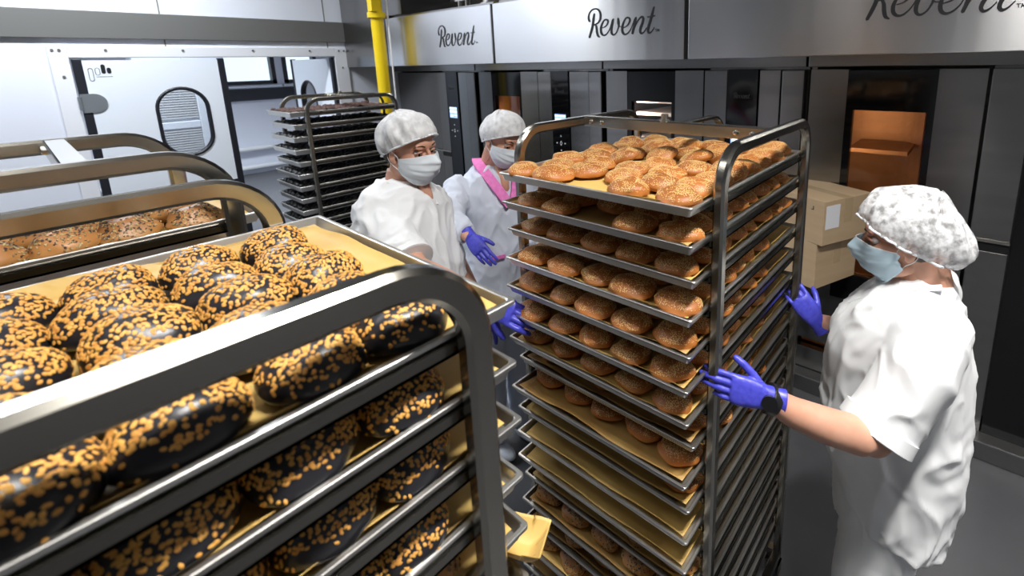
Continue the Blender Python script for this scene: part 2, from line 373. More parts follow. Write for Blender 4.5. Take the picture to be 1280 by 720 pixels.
# ------------------------------------------------------------------ logo
REV = [
 ([(255,190),(243,240),(225,330),(200,400),(172,465)], [10,14,15,15,12]),
 ([(180,278),(166,250),(170,205),(195,165),(240,138),(290,135),(332,160),(348,205),(338,260),(300,300),(240,318)], [12,12,9,8,8,9,12,14,12,8,6]),
 ([(262,312),(282,340),(290,400),(305,445),(332,460)], [8,13,15,13,5]),
 ([(372,352),(420,335),(452,300),(455,270),(432,258),(400,268),(368,310),(350,365),(358,415),(390,438),(430,425),(470,380),(500,320),(520,262)], [4,6,9,10,9,8,11,14,14,10,7,5,4,4]),
 ([(535,252),(522,300),(508,350),(505,395),(518,425),(545,430),(580,400),(608,340),(612,285),(603,245)], [9,13,14,14,11,8,6,8,11,8]),
 ([(603,245),(598,300),(620,335),(655,338)], [8,7,5,4]),
 ([(672,352),(725,330),(760,290),(765,255),(742,240),(710,248),(678,295),(660,350),(665,400),(695,425),(735,412),(775,370),(800,320),(835,250)], [4,6,9,10,9,8,11,14,14,10,7,5,4,5]),
 ([(850,238),(838,280),(822,340),(800,415)], [9,14,14,12]),
 ([(815,380),(845,320),(885,262),(925,232),(945,250),(935,300),(912,350),(905,390),(922,412),(955,395),(990,350)], [4,5,7,10,13,14,14,13,10,6,4]),
 ([(1085,130),(1065,190),(1040,270),(1015,340),(1008,385),(1025,405),(1055,390),(1090,345)], [7,12,14,14,13,10,6,4]),
 ([(1000,235),(1050,232),(1095,222)], [6,8,6]),
 ([(1100,366),(1122,364)], [2.5,2.5]), ([(1111,366),(1113,390)], [2.5,2.5]), ([(1128,390),(1130,364),(1138,382),(1148,364),(1150,388)], [2.5]*5)]
def crom(pts, n=6):
    P_ = [pts[0]] + list(pts) + [pts[-1]]; out = []
    for i in range(1, len(P_) - 2):
        p0, p1, p2, p3 = [V(p) for p in P_[i - 1:i + 3]]
        for k in range(n):
            t = k / n; out.append(.5 * ((2 * p1) + (p2 - p0) * t + (2 * p0 - 5 * p1 + 4 * p2 - p3) * t * t + (3 * p1 - p0 - 3 * p2 + p3) * t ** 3))
    out.append(V(P_[-2])); return out
def script_logo(name, x, z, width, y, mt, parent, thick=.003):
    """lettering on a plane facing -Y, left bottom at x, z"""
    mb = MB(); S = width / 930
    for li, (pts, ws) in enumerate(REV):
        pp = crom([(a, b, w) for (a, b), w in zip(pts, ws)], 6)
        P2 = [V(((p.x - 170) * S, -(p.y - (462 - .062 * (p.x - 170))) * S * 1.0)) for p in pp]; W2 = [p.z * S for p in pp]
        L_ = []; R_ = []
        for i, p in enumerate(P2):
            t = (P2[min(i + 1, len(P2) - 1)] - P2[max(i - 1, 0)]); t = t.normalized() if t.length > 0 else V((1, 0)); nn = V((-t.y, t.x))
            L_.append(p + nn * W2[i]); R_.append(p - nn * W2[i])
        # rounded ends
        out = L_ + [P2[-1] + (P2[-1] - P2[-2]).normalized() * W2[-1] * .8] + R_[::-1] + [P2[0] - (P2[1] - P2[0]).normalized() * W2[0] * .8]
        n = len(P2); yy = y - thick - li * 1e-5
        vs = [(x + p.x, yy, z + p.y) for p in L_] + [(x + p.x, yy, z + p.y) for p in R_] + [(x + out[n].x, yy, z + out[n].y), (x + out[-1].x, yy, z + out[-1].y)]
        fs = [(i, i + 1, n + i + 1, n + i) for i in range(n - 1)] + [(n - 1, 2 * n, 2 * n - 1), (0, n, 2 * n + 1)]
        mb.add(vs, fs)
    return mb.build(name, mt, parent)

# ------------------------------------------------------------------ ovens
OY = 2.89
XO = [-5.19, -3.72, -2.20, -.76, .80]
lab_o = ['stainless rack oven by the yellow pipe, with a plain door panel', 'stainless rack oven with a narrow tan lit window, behind the pink-collared worker',
         'stainless rack oven with glowing tray edges in its dark window', 'stainless rack oven with large orange lit window, behind the cartons']
for i in range(4):
    x0 = XO[i]; x1 = XO[i + 1] - .012; r = empty('rack_oven', (x0, OY, 0), 0, lab_o[i], 'oven', 'row of stainless rack ovens')
    W_ = x1 - x0; d = .80 if i < 3 else .78; zt = 1.93
    # body shell behind the fronts
    mb = MB(); mb.box((0, .06, .02), (.03, 1.2, 2.6)); mb.box((W_ - .03, .06, .02), (W_, 1.2, 2.6)); mb.box((.03, 1.1, .02), (W_ - .03, 1.2, 2.6)); mb.box((.03, .06, 2.0), (W_ - .03, 1.1, 2.6)); mb.box((d + .02, .06, .02), (W_ - .03, .10, 2.0))
    mb.build('body', M['steel_oven'], r)
    MB().box((0, -.02, 1.945), (W_, .06, 2.6)).build('header_strip', M['steel_oven'], r, bevel=.004)
    wl, wr, wt, wb = .20, .595, 1.925, .62
    if i == 0:
        MB().box((.03, 0, .30), (d, .055, zt)).build('door', M['steel_oven'], r, bevel=.004)
    else:
        dr = MB(); dr.box((.012, 0, .30), (wl, .055, zt)); dr.box((wr, 0, .30), (d, .055, zt)); dr.box((wl, 0, .30), (wr, .055, wb)); dr = dr.build('door', M['steel_oven'], r)
        g = MB(); a, b, c_, e_ = wl + .035, wr - .03, 1.715, .78
        g.box((wl, .004, wb), (a, .05, wt)); g.box((b, .004, wb), (wr, .05, wt)); g.box((a, .004, c_), (b, .05, wt)); g.box((a, .004, wb), (b, .05, e_))
        g.build('window_surround', M['black_glass'], dr)
        MB().box((a, .02, e_), (b, .026, c_)).build('window_pane', M['glass'], dr)
        cm = M['cavity'] if i != 2 else M['cavity_dark']
        c = MB(); X0, X1, Y1 = .05, d - .02, .95
        c.add([(X0, .06, .25), (X1, .06, .25), (X1, Y1, .25), (X0, Y1, .25), (X0, .06, 1.9), (X1, .06, 1.9), (X1, Y1, 1.9), (X0, Y1, 1.9)], [(0, 1, 2, 3), (4, 7, 6, 5), (0, 4, 5, 1)[:0] or (1, 5, 6, 2), (2, 6, 7, 3), (3, 7, 4, 0)])
        c.build('baking_chamber', cm, r)
        mb = MB()
        if i == 2:
            for k in range(14): mb.box((.14, .22, .45 + k * .095), (.66, .74, .475 + k * .095))
            mb.build('inner_tray', M['alu'], r)
        else:
            mb.box((.44, .86, .3), (.50, .94, 1.88)); mb.box((.14, .5, 1.40), (.46, .9, 1.425)); mb.build('inner_rack', M['cavity'], r)
        # the chamber lamp
        ld = bpy.data.lights.new('oven_lamp', 'AREA'); ld.shape = 'RECTANGLE'; ld.size = .1; ld.size_y = .3; ld.energy = (0, 1.6, 4, 1.8)[i]; ld.color = (1, .62, .34) if i != 2 else (1, .75, .62)
        lo = bpy.data.objects.new('oven_lamp', ld); COL.objects.link(lo); lo.parent = r; lo.location = (.12, .10, 1.5) if i != 2 else (.12, .12, 1.6)
        lo.rotation_euler = (RAD(75), 0, RAD(-35))
    # kick panel, handle, frame
    MB().box((.012, .0, .02), (d, .05, .24)).build('kick_panel', M['steel_oven'], r, bevel=.003)
    mb = MB(); mb.box((d + .014, -.01, .02), (d + .165, .05, 1.06)); mb.box((d + .014, -.01, 1.12), (d + .165, .05, zt)); mb.build('frame', M['steel_oven'], r, bevel=.003)
    mb = MB(); mb.box((d - .12 + .014, -.016, 1.108), (d + .165, -.004, 1.122)); mb.build('handle_strip', M['steel'], r)
    MB().box((d + .014, -.003, 1.06), (d + .165, .04, 1.108)).build('handle_recess', M['black'], r)
    if i < 3 or True:
        cx = d + .17; cp = MB().box((cx, -.016, .10), (cx + .19, .05, 1.935)).build('control_panel', M['black_glass'], r, bevel=.002)
        if i < 3:
            MB().box((cx + .035, -.0185, 1.475), (cx + .155, -.016, 1.585)).build('screen', M['screen'], cp)
            mb = MB()
            for (a, b, c_, e_) in ((.04, 1.567, .15, 1.575), (.045, 1.53, .075, 1.55), (.085, 1.53, .10, 1.55), (.11, 1.53, .15, 1.545), (.045, 1.488, .085, 1.505), (.11, 1.50, .15, 1.505)):
                mb.box((cx + a, -.0195, b), (cx + c_, -.0185, e_))
            mb.build('screen_text', M['screen_white'], cp)
            mb = MB(); c0 = V((cx + .095, -.017, 1.345))
            n = 16; ring = [(c0 + V((.010 * cos(2 * pi * k / n), 0, .018 * sin(2 * pi * k / n))), c0 + V((.006 * cos(2 * pi * k / n), 0, .013 * sin(2 * pi * k / n)))) for k in range(n)]
            mb.add([a for a, b in ring] + [b for a, b in ring], [(k, (k + 1) % n, n + (k + 1) % n, n + k) for k in range(n)])
            for dx, dz in ((0, .06), (0, -.06), (.045, 0), (-.045, 0)):
                c1 = c0 + V((dx, 0, dz)); a = math.atan2(dz, dx)
                mb.add([c1 + V((.009 * cos(a + q), 0, .009 * sin(a + q))) for q in (0, 2.2, -2.2)], [(0, 1, 2)])
            mb.build('button_marks', M['button'], cp)
            script_logo('lettering', cx + .045, 1.76, .10, -.016, M['logo_grey'], cp, .001)
        px = cx + .195
        MB().box((px, -.005, .02), (min(px + .20, W_ - .14), .05, zt)).build('side_panel', M['steel_oven'], r, bevel=.003)
        MB().box((W_ - .125, -.03, .02), (W_ - .004, .06, zt)).build('corner_post', M['steel_oven'], r, bevel=.006)
    mb = MB(); mb.box((0, .0, .0), (W_, .06, .02)); mb.build('base_gap', M['black'], r)
# hoods
HX = [-4.335, -2.815, -1.245, .33, 1.9]
lab_h = ['small-looking steel hood with black lettering, at the yellow pipe end', 'steel hood with black lettering, second from the yellow pipe', 'broad steel hood nearest the camera with large cropped lettering and bright streaks', 'steel hood cut off at the right border of the picture']
LX = [-3.49, -1.905, -.405, 1.2]
for i in range(4):
    a, b = HX[i] + .012, HX[i + 1] - .012
    r = empty('extraction_hood', (0, 0, 0), 0, lab_h[i], 'extraction hood', 'row of steel hoods over the ovens')
    mb = MB(); mb.box((a, 2.35, 2.003), (b, 2.86, 2.43)); mb.build('hood_body', M['steel_hood'], r, bevel=.004)
    MB().box((a + .02, 2.40, 2.43), (b - .02, 2.84, 2.45)).build('top_flange', M['steel_oven'], r)
    if i < 3: script_logo('lettering', LX[i], 2.15, .47, 2.35, M['logo'], r)
mb = MB(); 
for x in HX[1:4]: mb.box((x - .012, 2.37, 2.003), (x + .012, 2.85, 2.43))
struct('trim_4', mb, M['black'])
struct('trim_5', MB().box((-5.19, 2.352, 2.003), (-4.337, 2.89, 3.69)).box((-4.337, 2.352, 2.452), (-4.03, 2.87, 3.69)), M['steel_oven'])
struct('trim_6', MB().box((-5.19, 2.84, .0), (1.6, 2.885, .012)), M['steel_oven'])
mb = MB(); mb.box((-.745, 2.79, .001), (1.7, 2.884, .10)); o = mb.build('tread_plate_step', M['tread'], bevel=.006); tag(o, 'low grey tread plate strip along the foot of the ovens', 'kick strip')
# things on the hood roof
mb = MB(); c = (-3.05, 2.6)
for z, rr in ((2.452, .13), (2.47, .13), (2.47, .11), (2.52, .11), (2.52, .14), (2.535, .14), (2.535, .10), (3.69, .10)): mb.v += [(c[0] + rr * cos(2 * pi * k / 28), c[1] + rr * sin(2 * pi * k / 28), z) for k in range(28)]
for j in range(7): mb.f += [(j * 28 + k, j * 28 + (k + 1) % 28, (j + 1) * 28 + (k + 1) % 28, (j + 1) * 28 + k) for k in range(28)]; mb.m += [0] * 28
tag(mb.build('exhaust_duct', M['steel'], smooth=40), 'round ribbed steel exhaust duct rising from the leftmost hood', 'duct')
mb = MB(); mb.cyl((-3.45, 2.55, 2.452), (-3.45, 2.55, 3.69), .016, 14); mb.cyl((-3.36, 2.55, 2.452), (-3.36, 2.55, 3.69), .012, 12); mb.box((-3.49, 2.53, 2.52), (-3.33, 2.57, 2.54)); mb.cyl((-3.45, 2.48, 2.56), (-3.45, 2.55, 2.56), .02, 12)
tag(mb.build('service_pipes', M['steel'], smooth=40), 'pair of thin steel service pipes on the leftmost hood', 'pipe')
tag(MB().cyl((-2.86, 2.62, 2.50), (.2, 2.62, 2.50), .035, 16).build('yellow_gas_pipe', M['yellow'], smooth=40), 'horizontal yellow pipe lying along the tops of the hoods', 'pipe')

# ------------------------------------------------------------------ lamps
def lamp(x, y, rz, ln, wd, energy, lab, z=3.62, col=(1, .97, .93), grp='long ceiling lamps', spread=115):
    r = empty('ceiling_lamp', (x, y, z), rz, lab, 'ceiling lamp', grp)
    mb = MB(); mb.box((-wd / 2 - .02, -ln / 2 - .02, 0), (wd / 2 + .02, ln / 2 + .02, .08)); mb.build('housing', M['housing'], r, bevel=.005)
    MB().box((-wd / 2, -ln / 2, -.008), (wd / 2, ln / 2, 0)).build('diffuser', M['lamp'], r)
    ld = bpy.data.lights.new('lamp_light', 'AREA'); ld.shape = 'RECTANGLE'; ld.size = wd; ld.size_y = ln; ld.energy = energy; ld.color = col; ld.spread = RAD(spread)
    lo = bpy.data.objects.new('lamp_light', ld); COL.objects.link(lo); lo.parent = r; lo.location = (0, 0, -.012)
LAB = 'unseen long white ceiling lamp over the bakery floor'
lamp(.32, .62, RAD(-20), .9, .14, 66, LAB, spread=130)
lamp(-1.2, -.5, 0, 1.2, .16, 5, LAB)
lamp(-4.2, .2, 0, 1.6, .16, 92, LAB, col=(.90, .95, 1), spread=165)  # added lamp close to the left wall, brightens its white panels
lamp(-3.3, -1.9, 0, 1.2, .16, 24, LAB, spread=95)
lamp(-1.5, -2.8, 0, 1.2, .16, 14, LAB, spread=95)  # added behind the camera to light the front wall and streak the hoods
lamp(1.0, -2.8, 0, 1.2, .16, 14, LAB, spread=95)  # second of the added row behind the camera, for the hood reflections
lamp(-3.0, 1.7, 0, 1.0, .16, 14, LAB)
lamp(2.4, 1.6, 0, 1.2, .16, 25, LAB)
lamp(-5.85, .6, 0, 1.0, .3, 42, 'unseen added lamp just inside the next room, brightening the louvred unit', col=(.86, .93, 1), grp='added lamps in the next room')  # unseen lamp added to brighten the louvred unit
lamp(-8.2, 1.2, 0, 1.5, .3, 95, 'unseen added lamp brightening the next room', col=(.86, .93, 1), grp='added lamps in the next room')  # unseen lamp added to make the next room bright
lamp(-7.6, 3.2, 0, 1.5, .3, 55, 'unseen added lamp brightening the next room', col=(.86, .93, 1), grp='added lamps in the next room')  # another added light for the bright next room
w = bpy.data.worlds.new('world'); SC.world = w; w.use_nodes = True
w.node_tree.nodes['Background'].inputs[0].default_value = (.72, .86, 1.0, 1); w.node_tree.nodes['Background'].inputs[1].default_value = 1.3

# ------------------------------------------------------------------ racks
def make_rack(name, x0, x1, y0, y1, ztop, levels, label, rail_drop=.024, zbot=.11, strut=True, mt=None, tube=(.026, .030), R=.085, cross=.5):
    """x0..x1, y0..y1: post centres; ztop: centre of the hoop tube; levels: rim heights"""
    mt = mt or M['steel_dark']
    cx, cy = (x0 + x1) / 2, (y0 + y1) / 2
    r = empty(name, (cx, cy, 0), 0, label, 'bakery rack', 'wheeled bakery racks')
    hx, hy = (x1 - x0) / 2, (y1 - y0) / 2
    for sx in (-1, 1):
        x = sx * hx; zc = ztop - R
        pts = [V((x, -hy, zbot)), V((x, -hy, zc - .3)), V((x, -hy, zc))] + arc((x, -hy + R, zc), R, 180, 90, 10, (0, 1, 0), (0, 0, 1))[1:] \
            + arc((x, hy - R, zc), R, 90, 0, 10, (0, 1, 0), (0, 0, 1)) + [V((x, hy, zc - .3)), V((x, hy, zbot))]
        MB().bar(pts, tube[0], tube[1], side=(1, 0, 0)).build('frame_hoop', M['hoop'], r, smooth=30)
    for z in levels:
        for sx in (-1, 1):
            x = sx * (hx - tube[0] / 2); i = -sx; zb = z - rail_drop - .001
            mb = MB(); mb.box((min(x, x + i * .004), -hy - .012, zb - .004), (max(x, x + i * .004), hy + .012, zb + .012)); mb.box((min(x, x + i * .022), -hy - .012, zb - .004), (max(x, x + i * .022), hy + .012, zb))
            mb.build('rail', M['steel_dark'], r)
    mb = MB(); yc = -hy + 2 * hy * cross; zt = ztop + .002
    mb.box((-hx + .013, yc - .004, zt - .02), (hx - .013, yc, zt + .014)); mb.box((-hx + .013, yc - .004, zt + .011), (hx - .013, yc + .03, zt + .014))
    mb.build('crossbar', M['steel'], r, bevel=.001)
    for x in (-hx + .045, -hx + .09, hx - .09, hx - .045): MB().tube([(x, yc - .012, zt - .003), (x, yc - .010, zt - .003), (x, yc - .004, zt - .003)], [.003, .0065, .008], 12, up=V((0, 0, 1))).build('bolt', M['steel'], r, smooth=40)
    if strut:
        mb = MB(); mb.cyl((0, yc + .01, zt), (0, yc + .01, zt + .035), .011, 16); mb.cyl((0, yc + .01, zt + .012), (0, yc + .01, zt + .02), .016, 16); mb.build('lifting_stud', M['steel'], r, smooth=40)
        x = .035; zc = ztop + .004 - R
        pts = [V((x, yc + .03, ztop + .004)), V((x, hy - R, ztop + .004))] + arc((x, hy - R, zc), R, 90, 0, 10, (0, 1, 0), (0, 0, 1))[1:] + [V((x, hy, zbot + .02))]
        MB().bar(pts, .026, .012, side=(1, 0, 0)).build('rear_strut', mt, r, smooth=30)
    mb = MB()
    for sy in (-1, 1): mb.box((-hx, sy * hy - .015, zbot), (hx, sy * hy + .015, zbot + .03))
    for sx in (-1, 1): mb.box((sx * hx - .013, -hy, zbot), (sx * hx + .013, hy, zbot + .03))
    mb.build('base_frame', mt, r, bevel=.002)
    for sx in (-1, 1):
        for sy in (-1, 1):
            mb = MB(); a, b = sx * (hx - .01), sy * (hy - .01)
            mb.cyl((a, b, .095), (a, b, zbot), .022, 16); mb.box((a - .026, b - .018, .045), (a - .021, b + .018, .098)); mb.box((a + .021, b - .018, .045), (a + .026, b + .018, .098)); mb.box((a - .026, b - .018, .093), (a + .026, b + .018, .098))
            c = mb.build('caster', M['steel_dark'], r)
            MB().cyl((a - .017, b, .045), (a + .017, b, .045), .0445, 24).build('wheel', M['rubber'], c, smooth=40)
    return r

def rrect(hx, hy, r, z, n=4):
    out = []
    for sx, sy, a0 in ((1, 1, 0), (-1, 1, 90), (-1, -1, 180), (1, -1, 270)):
        for k in range(n + 1):
            a = RAD(a0 + 90 * k / n); out.append(V((sx * (hx - r) + r * cos(a), sy * (hy - r) + r * sin(a), z)))
    return out
def make_tray(w, l, mt, depth=.023, label='', group=''):
    """origin under the middle of the tray, rim at z = depth"""
    hx, hy = w / 2, l / 2; d = depth; r = .006
    prof = [(.010, 0), (.0055, d - .006), (.0, d - .006), (0, d - .001), (.001, d), (.006, d + .0002), (.0075, d - .001), (.0125, .0025)]
    mb = MB(); mb.rings([rrect(hx - i, hy - i, r, z) for i, z in prof])
    o = mb.build('baking_tray', mt); tag(o, label, 'baking tray', group); return o
_pid = [0]
def make_paper(w, l, lift=.014, depth=.023, seed=0, mt=None, over=0.0):
    """crumpled sheet lying in a tray; edges climb the tray wall; origin under the middle"""
    nx, ny = 30, 36; vs = []; fs = []; rs = random.Random(seed)
    hx, hy = w / 2 - .011 + over, l / 2 - .011 + over
    for j in range(ny + 1):
        for i in range(nx + 1):
            u, v = i / nx * 2 - 1, j / ny * 2 - 1
            x, y = u * hx, v * hy
            ed = min((1 - abs(u)) * hx, (1 - abs(v)) * hy)
            nn = noise.noise(V((x * 6 + seed * 7.1, y * 6, seed)))
            z = .0045 + .0012 * (1 + noise.noise(V((x * 25, y * 25, seed))))
            if ed < .028:
                t = (1 - ed / .028); z += t ** 1.6 * max(.002, lift * (.75 + 1.1 * nn))
                # pull in slightly so that it does not poke through the wall
                k = t * (.007 - .004 * nn); x -= math.copysign(k, x) if (1 - abs(u)) * hx < .028 else 0; y -= math.copysign(k, y) if (1 - abs(v)) * hy < .028 else 0
            vs.append((x, y, z))
    for j in range(ny):
        for i in range(nx): a = j * (nx + 1) + i; fs.append((a, a + 1, a + nx + 2, a + nx + 1))
    mb = MB(); mb.add(vs, fs); o = mb.build('baking_paper', mt or M['paper'], smooth=True)
    so = o.modifiers.new('solid', 'SOLIDIFY'); so.thickness = .0006; so.offset = 1
    return o

def bread_mesh(mb, a, b, h, seed, sq=2.3, nu=30, nv=16, amp=.06, zb=.28):
    """a, b half sizes; h height; flat underside at z=0. returns surface(fn) -> (p, n)"""
    def surf(th, ph):
        d = V((sin(th) * cos(ph), sin(th) * sin(ph), cos(th)))
        e = 2 / sq
        x = math.copysign(abs(d.x) ** e, d.x) * a; y = math.copysign(abs(d.y) ** e, d.y) * b
        z = d.z; z = z * h * (1 - zb) if z > 0 else z * h * zb
        k = 1 + amp * noise.noise(V((d.x * 1.3 + seed * 3.7, d.y * 1.3, d.z * 1.2 + seed))) * 2 + amp * .4 * noise.noise(d * 4 + V((seed, 0, 0)))
        return V((x * k, y * k, max(0, h * zb + z * (k if z > 0 else 1))))
    vs = []; fs = []
    for j in range(nv + 1):
        for i in range(nu): vs.append(surf(pi * j / nv, 2 * pi * i / nu))
    for j in range(nv):
        for i in range(nu): k = (i + 1) % nu; fs.append((j * nu + i, (j + 1) * nu + i, (j + 1) * nu + k, j * nu + k))
    mb.add(vs, fs); return surf
def scatter(mb, surf, n, size, seed, thmax=1.25, clump=1.5, thr=-.15, flat=.3, bias=0, zmin=0):
    rs = random.Random(seed); k = 0; tries = 0; taken = set()
    while k < n and tries < n * 12:
        tries += 1
        th = math.asin(min(1, math.sqrt(rs.random() * 1.08))) if thmax > 1.3 else math.asin(math.sqrt(rs.random()) * sin(thmax)); th = th if rs.random() < .93 else rs.uniform(1.1, thmax); ph = rs.random() * 2 * pi
        d = V((sin(th) * cos(ph), sin(th) * sin(ph), cos(th)))
        if rs.random() > max(.10, min(1, (noise.noise(d * clump + V((seed * 1.7, 3, 0))) - thr) * 3.2 - .9 * (th / thmax) ** 3)): continue
        p = surf(th, ph); e = 1e-2
        if p.z < zmin and rs.random() > .05: continue
        t1 = (surf(th + e, ph) - p); t2 = (surf(th, ph + e) - p); nn = t1.cross(t2)
        if nn.length < 1e-12: continue
        cs = size[0] * 2.05; key = (int(p.x / cs + 99), int(p.y / cs + 99), int(p.z / cs))
        if key in taken: continue
        taken.add(key)
        nn.normalize()
        if nn.z < 0 and th < 1: nn = -nn
        t1.normalize(); a = rs.random() * 2 * pi; q = Matrix.Rotation(a, 3, nn) @ t1; s = nn.cross(q)
        L1, W1, H1 = size[0] * rs.uniform(.75, 1.2), size[1] * rs.uniform(.75, 1.2), size[2]
        tl = rs.uniform(-.25, .25); q = (q + nn * tl).normalized()
        vs = [p + q * L1, p + q * L1 * .4 + s * W1, p - q * L1 * .5 + s * W1 * .85, p - q * L1, p - q * L1 * .5 - s * W1 * .85, p + q * L1 * .4 - s * W1]
        top = [v + nn * H1 for v in vs]; c = p + nn * (H1 * 1.7)
        mb.add(vs + top + [c], [(i, (i + 1) % 6, 6 + (i + 1) % 6, 6 + i) for i in range(6)] + [(6 + i, 6 + (i + 1) % 6, 12) for i in range(6)]); k += 1

def make_bread(name, a, b, h, seed, mt, seedmt, ns, ssize, label, cat, group, sq=2.3, amp=.06, toppingname='sesame_topping', nu=30, nv=16, **k):
    mb = MB(); sf = bread_mesh(mb, a, b, h, seed, sq=sq, amp=amp, nu=nu, nv=nv)
    o = mb.build(name, mt, smooth=True, weld=False); tag(o, label, cat, group)
    sm = MB(); scatter(sm, sf, ns, ssize, seed, **k)
    t = sm.build(toppingname, seedmt, o, smooth=False); t['kind'] = 'stuff'
    return o
class Pool:
    """prototypes that are used once themselves, then copied"""
    def __init__(s, protos): s.p = protos; s.used = [False] * len(protos); s.i = 0; s.rs = random.Random(5)
    def put(s, loc, rz, label, group, tilt=(0, 0), sc=1.0, idx=None):
        i = s.rs.randrange(len(s.p)) if idx is None else idx
        rot = (tilt[0], tilt[1], rz)
        o = s.p[i]
        if s.used[i]: o = dup(o)
        s.used[i] = True
        o.location = loc; o.rotation_euler = rot; o.scale = (sc, sc, sc); o['label'] = label; o['group'] = group
        return o
ORD = ['topmost', 'second', 'third', 'fourth', 'fifth', 'sixth', 'seventh', 'eighth', 'ninth', 'tenth', 'eleventh', 'twelfth', 'thirteenth', 'fourteenth', 'fifteenth', 'sixteenth', 'seventeenth', 'eighteenth']
def ordw(k): return 'topmost' if k == 0 else ORD[k] + ' from the top'

buns = Pool([make_bread('sesame_bun', .052 + .003 * (i % 3), .047 + .002 * (i % 2), .037 + .002 * (i % 3), i + 1, M['bun'], M['bun_seed'], 620, (.0015, .0009, .0005), 'x', 'bun', 'g', amp=.085, thmax=1.25, thr=-.25, clump=1.8) for i in range(7)])
# ---- middle rack
MX0, MX1, MY0, MY1 = -1.055, -.415, .955, 1.600
LV = [1.700 - .0855 * k for k in range(18)]
make_rack('bakery_rack', MX0, MX1, MY0, MY1, 1.803, LV, 'wheeled steel bakery rack of sesame buns between the workers', cross=.46)
tw, tl = .604, .775
tray_p = [make_tray(tw, tl, M['alu'], label='x'), make_tray(tw, tl, M['alu_dull'], label='x'), make_tray(tw, tl, M['perf'], label='x')]
tused = [0, 0, 0]
def put_tray(kind, x, y, z, lab, grp, rz=0):
    o = tray_p[kind]
    if tused[kind]: o = dup(o)
    tused[kind] = 1; o.location = (x, y, z); o.rotation_euler = (0, 0, rz); o['label'] = lab; o['group'] = grp; return o
papers = [make_paper(tw, tl, .016, seed=s, mt=M['paper'] if s % 2 else M['paper_brown']) for s in range(4)]
pused = [0] * 4
def put_paper(i, x, y, z, lab, grp, rz=0):
    o = papers[i]
    if pused[i]: o = dup(o)
    pused[i] = 1; o.location = (x, y, z); o.rotation_euler = (0, 0, rz); tag(o, lab, 'baking paper', grp); return o
rs = random.Random(3)
DYT = [0, .004, .02, .006, .0, -.004, .0, .035, .0, .02, .012, .008, .03, .012, .02, 0, 0, 0]
for k, z in enumerate(LV):
    xc = -.7335 + rs.uniform(-.002, .002); yc = .855 + tl / 2 + DYT[k]; zb = z - .023
    put_tray(0 if k in (0, 3, 10, 11) else (2 if k in (7, 12, 13, 14) else 1), xc, yc, zb, 'baking tray in the middle rack, ' + ordw(k), 'trays in the middle rack')
    put_paper(1 if k in (0, 2, 3, 10, 11, 5) else (3 if k % 3 == 0 else 2 if k % 3 == 1 else 0), xc, yc, zb, 'baking paper in the middle rack tray, ' + ordw(k), 'baking papers in the middle rack')
    zt = zb + .0055; g = 'sesame buns in the middle rack'
    if k == 0:
        cols = [-.245, -.125, -.005, .115, .235]
        for row in range(8):
            for c in range(5):
                if row == 0 and c == 2: continue
                x = cols[c] + (.03 if row % 2 else -.012) * (.6 if c == 4 else 1) + rs.uniform(-.008, .008); y = -tl / 2 + .058 + row * .0915 + rs.uniform(-.006, .006)
                tl_ = (rs.uniform(-.05, .05), rs.uniform(-.05, .05)); zz = zt + .002
                if c == 4: x = .236 + rs.uniform(-.003, .003)
                tilt = (0, 0)
                if (row, c) in ((3, 1), (4, 2), (5, 1), (3, 4), (5, 3), (6, 2), (7, 4), (4, 3)): tilt = (rs.uniform(.15, .3), rs.uniform(-.25, .25)); zz += .010
                lab = 'sesame bun on the topmost tray of the middle rack, ' + ('in its front row' if row == 0 else 'in its second row' if row == 1 else 'in its far right corner' if (row > 5 and c == 4) else 'among the inner rows')
                if (row, c) == (0, 4): lab = 'sesame bun at the near corner of the topmost tray, by the steel post'
                if (row, c) == (0, 0): lab = 'sesame bun at the topmost tray corner in front of the pink collar'
                if (row, c) == (0, 3): lab = 'smooth-sided sesame bun right of the bare gap on the topmost tray'
                if (row, c) == (0, 1): lab = 'sesame bun left of the bare gap on the topmost tray'
                buns.put((xc + x, yc + y, zz), rs.uniform(-.9, .9), lab, g, tilt)
    elif k < 10:
        rows = range(0, 8)
        for row in rows:
            for c in range(5):
                if k == 1 and row == 0 and c in (2,): continue
                if not (row <= 1 or (c == 4) or (row == 2 and c == 3)): continue
                if k >= 3 and row > 5: continue
                x = [-.235, -.118, -.002, .114, .232][c] + rs.uniform(-.008, .008); y = -tl / 2 + .062 + row * .0915 + rs.uniform(-.008, .008) + (0, 0, 0, 0, 0, 0, .004, .034, .030, .036)[k]
                if k in (8, 9) and c < 4: y += .018
                if y > tl / 2 - .06: continue
                buns.put((xc + x, yc + y, zt + .002), rs.uniform(-.9, .9), 'sesame bun on the middle rack tray, ' + ordw(k), g)
brown = Pool([make_bread('seeded_roll', .042 + .002 * i, .052, .049, i + 11, M['brown_bread'], M['brown_seed'], 260, (.0026, .0016, .0010), 'x', 'bread roll', 'g', amp=.10, thmax=1.4, thr=-.3, clump=1.5, toppingname='seed_topping') for i in range(4)])
for k in range(12, 16):
    z = LV[k]
    for c in range(5):
        brown.put((-.970 + c * .118, .855 + .075 + DYT[k], z - .0155), RAD(90) + rs.uniform(-.2, .2), 'dark seeded roll on a low perforated tray of the middle rack, ' + ordw(k), 'seeded rolls low in the middle rack', sc=1.0)

